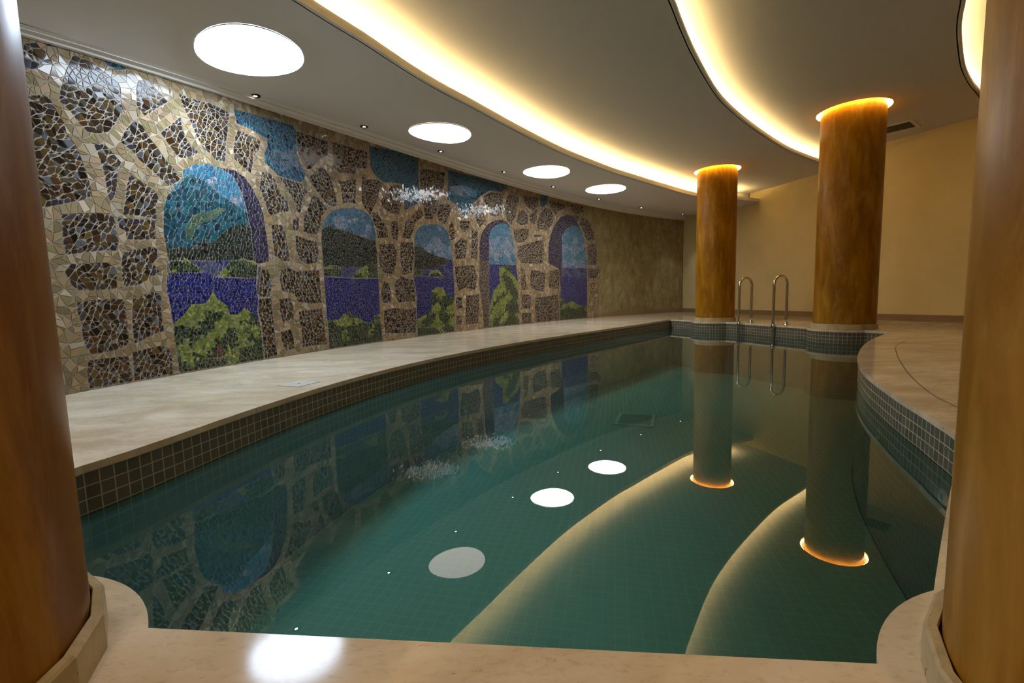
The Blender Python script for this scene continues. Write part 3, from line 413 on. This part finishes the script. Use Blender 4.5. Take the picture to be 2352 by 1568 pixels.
for i, (K, z0, z1) in enumerate(((K1, ZA, ZB), (K2, ZB, ZC), (K3, ZC, ZD))):
    h = .05 if i == 0 else .03
    prof = [(-.04, z0), (0, z0), (0, z0 + h), (-.016, z0 + h), (-.016, z0 + h + .03), (-.032, z0 + h + .03), (-.032, z0 + .012), (-.30, z0 + .012), (-.30, z1 + .002)]
    o = sweep('trim_%d' % (i + 1), K, prof, M_MOULD); tag(o, kind='structure')
    lab = ['warm white light strip hidden behind the long curved ceiling edge nearest the skylights', 'warm light strip behind the middle curved ceiling step running towards the rear column', 'warm light strip behind the curved ceiling step at the upper right corner'][i]
    LH = .075 if i == 0 else .055
    P = offset(K, -.12); Pc = [p for p in P if p[1] < K[-1][1] - .15 and p[1] > BACKY + .1]
    o = sweep('cove_light_strip', Pc, [(-.016, z0 + .013), (-.016, z0 + LH), (.016, z0 + LH), (.016, z0 + .013)], M_COVE)
    tag(o, lab, 'light strip', 'light strips in the stepped ceiling')
# moulding between mural and lower ceiling
v = []; f = []
prof = [(.0, 0, .0), (.045, 0, .0), (.05, .35, 0), (.10, .55, 0), (.10, .72, 0), (.14, 1.0, 0)]
for s in LS:
    zt, zi = float(ztop(s)), float(zinn(s))
    for d, t, e in prof:
        x, y, _, _ = wpos(s, d); v.append((float(x), float(y), zt + (zi - zt) * t))
m_ = len(prof)
for i in range(len(LS) - 1):
    for k in range(m_ - 1): f.append((i * m_ + k, (i + 1) * m_ + k, (i + 1) * m_ + k + 1, i * m_ + k + 1))
tag(mesh('trim_4', v, f, M_MOULD), kind='structure')

# ------------------------------------------------------------------ mosaic mural
root = tag(empty('mosaic_mural', (float(wpos(5.0)[0]), float(wpos(5.0)[1]), DECK)), 'long curved mosaic mural of stone arches opening onto sea, hills and trees', 'mural')
SPC = {'cream': .056, 'stone': .042, 'stone2': .04, 'sky': .034, 'lsky': .032, 'lsky2': .032, 'cloud': .032, 'teal': .038, 'haze': .036, 'hill': .032, 'far': .028, 'sea': .028, 'green': .03, 'isle': .028, 'reveal': .034, 'a1': .04, 'fold': .034, 'red': .03}
PAL = {
 'cream': [(0.271, 0.192, 0.106), (0.304, 0.228, 0.138), (0.231, 0.163, 0.083), (0.200, 0.155, 0.074), (0.288, 0.188, 0.115), (0.351, 0.278, 0.186), (0.248, 0.163, 0.077), (0.216, 0.159, 0.083)],
 'stone': [(0.025, 0.013, 0.006), (0.044, 0.023, 0.009), (0.015, 0.010, 0.008), (0.032, 0.017, 0.009), (0.064, 0.036, 0.012), (0.024, 0.014, 0.009), (0.051, 0.041, 0.030), (0.093, 0.053, 0.012), (0.068, 0.027, 0.011), (0.085, 0.085, 0.089)],
 'stone2': [(.05, .035, .03), (.09, .055, .03), (.10, .075, .06), (.06, .045, .04)],
 'edge': [(.030, .022, .030), (.045, .035, .042), (.028, .018, .015)],
 'sky': [(0.015, 0.079, 0.117), (0.013, 0.063, 0.109), (0.022, 0.089, 0.129), (0.022, 0.063, 0.117), (0.017, 0.089, 0.101), (0.009, 0.021, 0.047)],
 'lsky': [(0.027, 0.125, 0.197), (0.032, 0.147, 0.218), (0.043, 0.116, 0.184), (0.054, 0.161, 0.211)],
 'lsky2': [(0.033, 0.100, 0.160), (0.033, 0.084, 0.144), (0.044, 0.116, 0.160), (0.050, 0.126, 0.176)],
 'cloud': [(.13, .18, .25), (.17, .20, .25), (.10, .17, .25), (.22, .23, .25), (.06, .13, .22)],
 'teal': [(0.009, 0.041, 0.058), (0.011, 0.055, 0.072), (0.018, 0.077, 0.100), (0.010, 0.033, 0.050), (0.030, 0.077, 0.095), (0.009, 0.055, 0.060)],
 'haze': [(0.060, 0.091, 0.051), (0.078, 0.111, 0.060), (0.051, 0.098, 0.060)],
 'hill': [(.013, .019, .016), (.022, .028, .019), (.010, .013, .011), (.018, .034, .025), (.026, .024, .018)],
 'far': [(.045, .05, .13), (.06, .065, .12), (.035, .04, .11)],
 'sea': [(.008, .011, .10), (.010, .014, .125), (.006, .009, .07), (.016, .022, .14), (.012, .012, .09)],
 'green': [(.17, .19, .025), (.13, .165, .028), (.22, .24, .05), (.08, .11, .025), (.19, .205, .07), (.14, .17, .018)],
 'isle': [(.014, .032, .012), (.026, .048, .014), (.010, .018, .012), (.040, .06, .02), (.018, .026, .02)],
 'reveal': [(.024, .018, .042), (.035, .026, .058), (.018, .014, .028), (.042, .034, .05)],
 'a1': [(.014, .032, .012), (.026, .048, .014)], 'fold': [(.06, .05, .07), (.09, .08, .08)], 'red': [(.16, .02, .025), (.12, .03, .03)]}
GAP = {'cream': .0018, 'stone': .0034, 'stone2': .0024}
s0 = -1.6
MRs = [tuple(p) for p in MR]
ss = np.arange(s0, MRs[0][0], .07)
edge_top = [(s, float(ztop(s)) + .015) for s in ss] + [(MRs[0][0], float(ztop(MRs[0][0])) + .015)]
OUT = [(s, DECK + .002) for s in np.arange(s0, MRs[-1][0], .075)] + [(MRs[-1][0], DECK + .002)] + [p for p in MRs[::-1] if DECK + .01 < p[1] < ztop(p[0])] + edge_top[::-1]
def resamp(P, h):
    out = []
    for i in range(len(P)):
        a = np.array(P[i]); b = np.array(P[(i + 1) % len(P)]); L = np.linalg.norm(b - a); n = max(1, int(round(L / h)))
        for k in range(n): out.append(tuple(a + (b - a) * k / n))
    return out
# extra stones that fill the mural left of the front column, unseen pattern continued
extra = []
for (cs, cz, rw, rh) in ((-.32, .50, .22, .18), (-.38, 1.02, .20, .22), (-.36, 1.62, .22, .26), (-.9, .55, .2, .2), (-.95, 1.1, .2, .22), (-.9, 1.7, .2, .24), (-1.35, .8, .14, .25), (-.7, 2.25, .3, .18)):
    extra.append(['stone', [(cs + rw * math.cos(a) * random.uniform(.85, 1.1), cz + rh * math.sin(a) * random.uniform(.85, 1.1)) for a in np.linspace(0, 2 * PI, 11)[:-1]]])
REGS = extra + REG
def clampz(P): return [(max(s0 + .01, p[0]), min(max(p[1], DECK + .012), float(ztop(p[0])) + .005)) for p in P]
REGS = [(k, clampz(resamp(p, SPC[k] * 1.0))) for k, p in REGS]
def classify(X, Y):
    r = np.zeros(len(X), int) - 1
    for i, (k, p) in enumerate(REGS):
        a = np.array(p); bb = (X >= a[:, 0].min()) & (X <= a[:, 0].max()) & (Y >= a[:, 1].min()) & (Y <= a[:, 1].max())
        if bb.any():
            idx = np.where(bb)[0]; q = inpoly(X[idx], Y[idx], p); r[idx[q]] = i
    return r
pts = []
allseg = []
for k, p in REGS:
    for i in range(len(p)): allseg.append((*p[i], *p[(i + 1) % len(p)]))
for i in range(len(OUT)): allseg.append((*OUT[i], *OUT[(i + 1) % len(OUT)]))
SG = np.array(allseg)
for h in sorted(set(SPC.values())):
    keys = [k for k in SPC if SPC[k] == h]
    X, Y = np.meshgrid(np.arange(s0, OUT[0][0] + 12.5, h * 1.02), np.arange(DECK, 3.0, h * .92)); X = X + (np.arange(X.shape[0]) % 2)[:, None] * h * .5
    X = (X + rng.uniform(-.36, .36, X.shape) * h).ravel(); Y = (Y + rng.uniform(-.36, .36, Y.shape) * h).ravel()
    k0 = inpoly(X, Y, OUT); X = X[k0]; Y = Y[k0]; c = classify(X, Y)
    kk = np.array([(('cream' if i < 0 else REGS[i][0]) in keys) for i in c], bool); X = X[kk]; Y = Y[kk]
    if not len(X): continue
    D = np.full(len(X), 9.)
    for a in range(0, len(SG), 64):
        g = SG[a:a + 64]; dx = g[:, 2] - g[:, 0]; dy = g[:, 3] - g[:, 1]; L = dx * dx + dy * dy + 1e-12
        t = np.clip(((X[:, None] - g[:, 0]) * dx + (Y[:, None] - g[:, 1]) * dy) / L, 0, 1)
        D = np.minimum(D, np.hypot(X[:, None] - g[:, 0] - t * dx, Y[:, None] - g[:, 1] - t * dy).min(1))
    k = D > h * .42; pts += list(zip(X[k], Y[k]))
MV, MF = cdt([(OUT, True)] + [(p, True) for k, p in REGS], pts)
MC = np.array([MV[list(f)].mean(0) for f in MF]); ok = inpoly(MC[:, 0], MC[:, 1], OUT)
MF = [f for f, k in zip(MF, ok) if k]; MC = MC[ok]; cls = classify(MC[:, 0], MC[:, 1])
kind = ['cream' if i < 0 else REGS[i][0] for i in cls]
# merge random neighbours of the same region into four-sided pieces
em = {}
for i, f in enumerate(MF):
    for a in range(3): em.setdefault(frozenset((f[a], f[(a + 1) % 3])), []).append(i)
used = [False] * len(MF); pieces = []
order = list(range(len(MF))); random.shuffle(order)
def convex(q):
    s = 0
    for i in range(4):
        a, b, c = MV[q[i]], MV[q[(i + 1) % 4]], MV[q[(i + 2) % 4]]; z = (b[0] - a[0]) * (c[1] - b[1]) - (b[1] - a[1]) * (c[0] - b[0])
        if abs(z) < 1e-7: return False
        if s == 0: s = z
        elif s * z < 0: return False
    return True
for i in order:
    if used[i]: continue
    used[i] = True; f = MF[i]; done = False
    if random.random() < (.5 if kind[i] in ('stone', 'cream') else .75):
        for a in random.sample(range(3), 3):
            e = frozenset((f[a], f[(a + 1) % 3])); nb = [j for j in em[e] if j != i]
            if nb and not used[nb[0]] and cls[nb[0]] == cls[i]:
                g = MF[nb[0]]; o_ = [x for x in g if x not in e][0]; q = (f[a], o_, f[(a + 1) % 3], f[(a + 2) % 3])
                if convex(q): used[nb[0]] = True; pieces.append((q, i)); done = True; break
    if not done: pieces.append((f, i))
ARCHN = 5
arch_s = ARCHS
def arch_of(s):
    for a, (lo, hi) in enumerate(arch_s):
        if lo <= s <= hi: return a
    return 0
PART = {}
stone_poly = {}
for q, i in pieces:
    k = kind[i]; P = MV[list(q)]; c = P.mean(0); g = GAP.get(k, .0019); kk = 'stonework'
    if k == 'sky' or (k == 'cloud' and c[1] > 2.45 and c[0] > 6): kk = 'sky'
    elif k not in ('cream', 'stone'): kk = 'arch%d' % arch_of(c[0])
    rad = np.linalg.norm(P - c, axis=1).mean()
    ar_ = abs(sum(P[j][0] * P[(j + 1) % len(P)][1] - P[(j + 1) % len(P)][0] * P[j][1] for j in range(len(P)))) / 2
    per = sum(np.linalg.norm(P[j] - P[(j + 1) % len(P)]) for j in range(len(P))); inr = 2 * ar_ / per
    if inr < g * 1.15: continue
    P = c + (P - c) * (1 - g / inr)
    pal = PAL[k]
    if k == 'stone':
        d = segdist([c[0]], [c[1]], REGS[cls[i]][1])[0]
        if d < .021 and random.random() < .8: pal = PAL['edge']
    nz = math.sin(7 * c[0] + 3 * math.sin(5 * c[1])) * math.sin(9 * c[1] + 2 * math.sin(6 * c[0])) + random.uniform(-.25, .25)
    if k == 'green' and nz < -.12: pal = PAL['isle']
    if k == 'isle' and nz > .62: pal = PAL['green']
    if k == 'cloud' and nz < -.2: pal = PAL['lsky2' if 2.6 < c[0] < 6 else 'lsky']
    if k in ('lsky', 'lsky2') and nz > .75: pal = PAL['cloud']
    if k == 'far' and nz > .2: pal = PAL['sea']
    cc = random.choice(pal); j = random.uniform(.72, 1.28)
    if k in ('hill', 'sea', 'isle', 'teal') : j = random.uniform(.6, 1.5)
    cc = tuple(min(1, x * j) for x in cc)
    ta, tb = rng.normal(0, .018, 2); off = .0085 + (P[:, 0] - c[0]) * ta + (P[:, 1] - c[1]) * tb
    x, y, _, _ = wpos(P[:, 0], off)
    d = PART.setdefault(kk, ([], [], [])); b = len(d[0]); d[0].extend(zip(x, y, P[:, 1])); d[1].append(tuple(range(b, b + len(P)))); d[2].append(cc)
rl = Vector(root.location)
def local(vs): return [(a - rl.x, b - rl.y, c_ - rl.z) for a, b, c_ in vs]
x, y, _, _ = wpos(MV[:, 0], .005)
mesh('grout_bed', local(zip(x, y, MV[:, 1])), MF, M_GROUT, root)
d = PART['stonework']; mesh('stonework', local(d[0]), d[1], M_TESS, root, colr=d[2])
if 'sky' in PART: d = PART['sky']; tag(mesh('sky_mosaic', local(d[0]), d[1], M_TESS, root, colr=d[2]), 'blue sky patches above the stone arches')
AL = ['wide arch scene with large green tree, islands and mountain', 'arch scene with dark wooded hill above deep blue sea', 'narrow arch scene with small green tree before the sea', 'arch scene with tall leafy tree and pale cloudy sky', 'arch scene with violet reveal and open empty sea']
for a in range(5):
    if 'arch%d' % a in PART: d = PART['arch%d' % a]; tag(mesh('arch_scene', local(d[0]), d[1], M_TESS, root, colr=d[2]), AL[a])
# maker's mark panel at the mural's right foot: oval emblem with a line of small letters
cs, cz = MARK[0]; mb = MB()
def wpt(s, z, off=.013): a = wpos(s, off); return (float(a[0]), float(a[1]), z)
def ribbon(mb, pts_, w):
    for i in range(len(pts_) - 1):
        a = np.array(pts_[i]); b_ = np.array(pts_[i + 1]); t = b_ - a; t = t / (np.linalg.norm(t) + 1e-9); nn = np.array([-t[1], t[0]]) * w / 2
        q = [a - nn, b_ - nn, b_ + nn, a + nn]; mb.add([wpt(p[0], p[1]) for p in q], [(0, 1, 2, 3)])
ribbon(mb, [(cs + .075 * math.cos(a), cz + .075 * math.sin(a)) for a in np.linspace(.25 * PI, .85 * PI, 10)], .014)
ribbon(mb, [(cs + .075 * math.cos(a), cz + .075 * math.sin(a)) for a in np.linspace(-.3 * PI, .18 * PI, 10)], .012)
for (dx, dz, r) in ((-.055, 0, .026), (0, -.062, .022)):
    p = [wpt(cs + dx + r * .8 * math.cos(a), cz + dz + r * 1.15 * math.sin(a)) for a in np.linspace(0, 2 * PI, 14)[:-1]]; mb.add(p, [tuple(range(13))])
mb.v = local(mb.v); mb.build('maker_emblem', M_DARK, root); mb = MB()
for i in range(9):
    x0 = cs - .115 + i * .026
    ribbon(mb, [(x0, MARK[1][1] - .015), (x0, MARK[1][1] + .015)], .007)
    ribbon(mb, [(x0, MARK[1][1] + (.012 if i % 2 else -.01)), (x0 + .016, MARK[1][1] + (.012 if i % 3 else 0))], .006)
mb.v = local(mb.v); mb.build('maker_lettering', M_DARK, root)

# ------------------------------------------------------------------ columns
CL = ['orange polished stucco column filling the left edge of the foreground', 'orange polished stucco column filling the right edge of the foreground',
      'orange stucco column at the far pool end left of the ladder, glowing ring on top', 'orange stucco column at the rear right of the ladder, glowing ring on top']
tops = [ZB, ZC, ZB, ZC]
for i, (cx, cy, r) in enumerate(COLS):
    zt = tops[i] + .10
    c = tag(empty('column', (cx, cy, DECK), .13 * i), CL[i], 'column', 'round orange columns')
    mb = MB(); mb.lathe([(r, 0.0), (r, zt - DECK)], 96); mb.build('shaft', M_COL, c, smooth=True)
    hh = .068 if i < 2 else .075
    mb = MB(); mb.lathe([(r + .004, hh - .004), (r + .006, hh), (r + .018, hh), (r + .022, hh - .005), (r + .022, 0)], 22 if i < 2 else 40)
    o = mb.build('base_ring', M_DECK2, c)
# amber ring lamps around the column heads
RL = ['amber ring lamp in the ceiling round the head of the left foreground column', 'amber ring lamp in the ceiling round the head of the right foreground column',
      'glowing amber ring lamp around the head of the column left of the ladder', 'glowing amber ring lamp around the head of the column right of the ladder']
for i in (2, 3):
    cx, cy, r = COLS[i]; z = tops[i]
    e = tag(empty('ring_lamp', (cx, cy, z)), RL[i], 'lamp', 'ring lamps around the column heads')
    mb = MB(); mb.lathe([(r + HR + .012, -.004), (r + HR, -.004), (r + HR, .075), (r + .004, .075)], 64); mb.build('recess_trim', M_MOULD, e, smooth=False)
    mb = MB(); mb.lathe([(r + HR - .006, .018), (r + HR - .022, .018), (r + HR - .022, .040), (r + HR - .006, .040)], 64, closed=True); mb.build('light_ring', M_RING, e)

# ------------------------------------------------------------------ round skylights in the lower ceiling
SL = ['large round white skylight nearest the camera, bright and oval', 'second round skylight from the camera, slightly dimmer and pinkish white', 'third round skylight from the camera, bright white, beside the curved edge', 'farthest and smallest looking round skylight near the end of the mural',
      'round skylight beyond the left foreground column, mirrored as a white streak on its shaft']
SS = [(58., (.64, .80, 1)), (4., (1.0, .86, .80)), (30., (.90, .94, 1)), (30., (.90, .94, 1)), (15., (.62, .80, 1))]
for i, (x, y) in enumerate(SKY + [(-2.72, 1.75)]):
    z = za(x, y); e = tag(empty('round_skylight', (x, y, z)), SL[i], 'skylight', 'round skylights along the lower ceiling'); r = .385
    n_ = 64; zz = [za(x + r * math.cos(2 * PI * k / n_), y + r * math.sin(2 * PI * k / n_)) - z for k in range(n_)]
    P = [(r * math.cos(2 * PI * k / n_), r * math.sin(2 * PI * k / n_)) for k in range(n_)]
    mesh('diffuser', [(p[0], p[1], q - .012) for p, q in zip(P, zz)] + [(0, 0, -.012)], [((k + 1) % n_, k, n_) for k in range(n_)], emit('skylight_glow_%d' % i, SS[i][1], SS[i][0]), e)
    mesh('rim', [(p[0], p[1], q - .001) for p, q in zip(P, zz)] + [(p[0] * 1.012, p[1] * 1.012, q - .014) for p, q in zip(P, zz)], [(k, (k + 1) % n_, n_ + (k + 1) % n_, n_ + k) for k in range(n_)], M_MOULD, e)

# ------------------------------------------------------------------ recessed downlights
DLn = ['downlight in the lower ceiling at the top left, above the mural beginning', 'downlight beside the nearest large skylight, on its mural side', 'downlight between the first and second skylights, close to the mural',
 'downlight just in front of the second, dimmer skylight', 'downlight left of the third skylight', 'downlight between the third and fourth skylights', 'downlight on the mural side of the farthest skylight',
 'downlight beyond the farthest skylight, above the green plaster wall', 'last downlight in the far corner of the lower ceiling']
M_LED = emit('downlight_led', (1, .93, .82), 22)
def make_spot():
    e = empty('recessed_downlight')
    mb = MB(); mb.lathe([(.017, .0), (.022, -.007), (.046, -.006), (.050, 0.002)], 28); mb.build('bezel', M_DARK, e)
    mb = MB(); mb.disc(.018, -.004, 20, up=False); mb.build('lamp', M_LED, e); return e
proto = make_spot()
for i, (x, y) in enumerate(SPOT):
    if i == 0: e = proto
    else:
        e = proto.copy(); col.objects.link(e)
        for ch in proto.children: c2 = ch.copy(); col.objects.link(c2); c2.parent = e
    e.location = (x, y, za(x, y) - .004)
    tag(e, DLn[i], 'downlight', 'small recessed downlights along the mural')
    ld = bpy.data.lights.new('downlight_beam', 'SPOT'); ld.energy = SPOTW; ld.color = (.80, .90, 1); ld.spot_size = 1.15; ld.spot_blend = .9; ld.shadow_soft_size = .02
    lo = bpy.data.objects.new('downlight_beam', ld); col.objects.link(lo); lo.location = (0, 0, -.02); lo.parent = e
for i, (x, y, z) in enumerate(((-.45, -.75, ZB), (.55, -.65, ZC))):  # unseen warm fill lamps, added behind the camera to brighten the near deck
    e = proto.copy(); col.objects.link(e)
    for ch in proto.children:
        if ch.type == 'MESH': c2 = ch.copy(); col.objects.link(c2); c2.parent = e
    e.location = (x, y, z - .002); tag(e, ('added unseen warm fill lamp behind the camera, left of centre', 'added unseen warm fill lamp behind the camera, right of centre')[i], 'downlight', 'added fill lamps behind the camera')
    ld = bpy.data.lights.new('downlight_beam', 'SPOT'); ld.energy = 42; ld.color = (1, .66, .30); ld.spot_size = 2.3; ld.spot_blend = .8; ld.shadow_soft_size = .05
    lo = bpy.data.objects.new('downlight_beam', ld); col.objects.link(lo); lo.location = (0, 0, -.03); lo.parent = e

# ------------------------------------------------------------------ pool ladder
dirL = Vector((.24, -.69, 0)).normalized(); nrm = Vector((-dirL.y, dirL.x, 0)); nrm = nrm if nrm.x < 0 else -nrm   # towards the pool
feet = [Vector((4.43, 8.48, DECK)), Vector((4.665, 7.79, DECK))]
lad = tag(empty('pool_ladder', ((feet[0] + feet[1]) / 2)), 'stainless steel pool ladder with two looped handrails between the rear columns', 'ladder')
W_ = LADW
for k, ft in enumerate(feet):
    o0 = ft - lad.location; R_ = W_ / 2; top = LADH; pts_ = [o0 + Vector((0, 0, z)) for z in np.linspace(0, top - R_, 8)]
    pts_ += [o0 + nrm * (R_ - R_ * math.cos(a)) + Vector((0, 0, top - R_ + R_ * math.sin(a))) for a in np.linspace(0, PI, 17)[1:]]
    pts_ += [o0 + nrm * W_ + Vector((0, 0, z)) for z in np.linspace(top - R_, -.78, 12)[1:]]
    mb = MB(); mb.tube(pts_, .0215); r_ = mb.build('handrail', M_STEEL, lad, smooth=True)
    mb = MB(); mb.lathe([(.02, .012), (.05, .010), (.052, 0)], 28, c=tuple(o0)); mb.build('flange', M_STEEL, r_)
    mb = MB(); mb.lathe([(.026, .0), (.034, .03), (.034, .05), (.026, .08)], 20, c=tuple(o0 + nrm * W_ + Vector((0, 0, -.06)))); mb.build('rail_collar', M_STEEL, r_)
a0, a1 = feet[0] + nrm * W_ - lad.location, feet[1] + nrm * W_ - lad.location
for z in (-.225, -.46, -.70):
    mb = MB(); mid = (a0 + a1) / 2; mb.box((mid.x, mid.y, z), ((a1 - a0).length - .03, .075, .028), math.atan2(dirL.y, dirL.x)); mb.build('tread', M_STEEL, lad)

# ------------------------------------------------------------------ ceiling vent
vc = Vector((6.10, 7.62, ZC)); va = math.atan2(-.72, .55)
e = tag(empty('ceiling_vent', vc, va), 'rectangular slatted air vent in the ceiling right of the rear column', 'vent')
mb = MB()
for sx, sy, dx, dy in ((0, -.22, .70, .05), (0, .22, .70, .05), (-.325, 0, .05, .39), (.325, 0, .05, .39)): mb.box((sx, sy, -.006), (dx, dy, .014))
mb.build('frame', M_MOULD, e)
mb = MB(); mb.box((0, 0, -.001), (.60, .39, .004)); mb.build('backing', plain('vent_black', (.006, .005, .004), .9), e)
for k in range(6):
    mb = MB(); mb.box((0, -.165 + k * .066, -.006), (.60, .014, .010)); mb.build('slat', plain('vent_slat', (.20, .15, .09), .6) if k == 0 else bpy.data.materials['vent_slat'], e)

# ------------------------------------------------------------------ fittings in the pool and deck
jl = ['round white pool inlet on the right pool wall, farther from the camera', 'round white pool inlet on the right pool wall, nearer the camera']
for i, (x, y) in enumerate(JETS):
    j = min(range(len(PLi)), key=lambda k: math.hypot(PLi[k][0] - x, PLi[k][1] - y)); px, py = PLi[j]; nx, ny = N_[j]
    e = empty('pool_inlet', (px + nx * .002, py + ny * .002, -.12)); e.rotation_euler = (0, PI / 2, math.atan2(ny, nx))
    tag(e, jl[i], 'pool inlet', 'pool inlets')
    mb = MB(); mb.lathe([(.016, .008), (.030, .012), (.036, .004), (.037, 0)], 28); mb.build('flange', M_WHITE, e)
    mb = MB(); mb.disc(.016, .006, 20); mb.build('nozzle', M_DARK, e)
gc = Vector((1.52, 5.62, FLOORZ)); e = tag(empty('floor_drain', gc, -.35), 'rectangular slatted main drain grille on the pool floor', 'drain')
mb = MB()
for sx, sy, dx, dy in ((0, -.26, .46, .04), (0, .26, .46, .04), (-.21, 0, .04, .48), (.21, 0, .04, .48)): mb.box((sx, sy, .008), (dx, dy, .016))
mb.build('frame', M_WHITE, e)
mb = MB()
for k in range(9): mb.box((0, -.21 + k * .0525, .007), (.38, .022, .012))
mb.build('grate', M_WHITE, e)
mb = MB(); mb.box((0, 0, .001), (.38, .48, .002)); mb.build('sump', M_DARK, e)
e = tag(empty('deck_cover_plate', (-1.56, 3.31, DECK), -.35), 'small square cover plate with a finger hole set in the left deck', 'cover plate')
mb = MB(); mb.box((0, 0, .002), (.20, .20, .004)); mb.build('plate', plain('plate_stone', (.6, .56, .5), .2), e)
mb = MB(); mb.disc(.010, .0046, 16); mb.build('finger_hole', M_DARK, e)

# ------------------------------------------------------------------ camera
cd = bpy.data.cameras.new('camera'); cam = bpy.data.objects.new('camera', cd); col.objects.link(cam)
pt, ro = .0989897, -.0256822
cp, sp_, c_, s_ = math.cos(pt), math.sin(pt), math.cos(ro), math.sin(ro)
fw = Vector((0, cp, -sp_)); rt = Vector((1, 0, 0)); up = Vector((0, sp_, cp)); r2 = rt * c_ + up * s_; u2 = rt * -s_ + up * c_
cam.matrix_world = Matrix(((r2.x, u2.x, -fw.x, 0), (r2.y, u2.y, -fw.y, 0), (r2.z, u2.z, -fw.z, .79), (0, 0, 0, 1)))
cd.sensor_width = 36; cd.lens = 1055.1 / 2352 * 36; cd.clip_start = .02; cd.clip_end = 100
scn.camera = cam
w = bpy.data.worlds.new('world'); w.use_nodes = True; w.node_tree.nodes['Background'].inputs[0].default_value = (.02, .02, .02, 1); w.node_tree.nodes['Background'].inputs[1].default_value = 0; scn.world = w
scn.view_settings.view_transform = 'Standard'; scn.view_settings.look = 'None'; scn.view_settings.gamma = 1; scn.view_settings.exposure = EXPO
scn.view_settings.use_curve_mapping = False
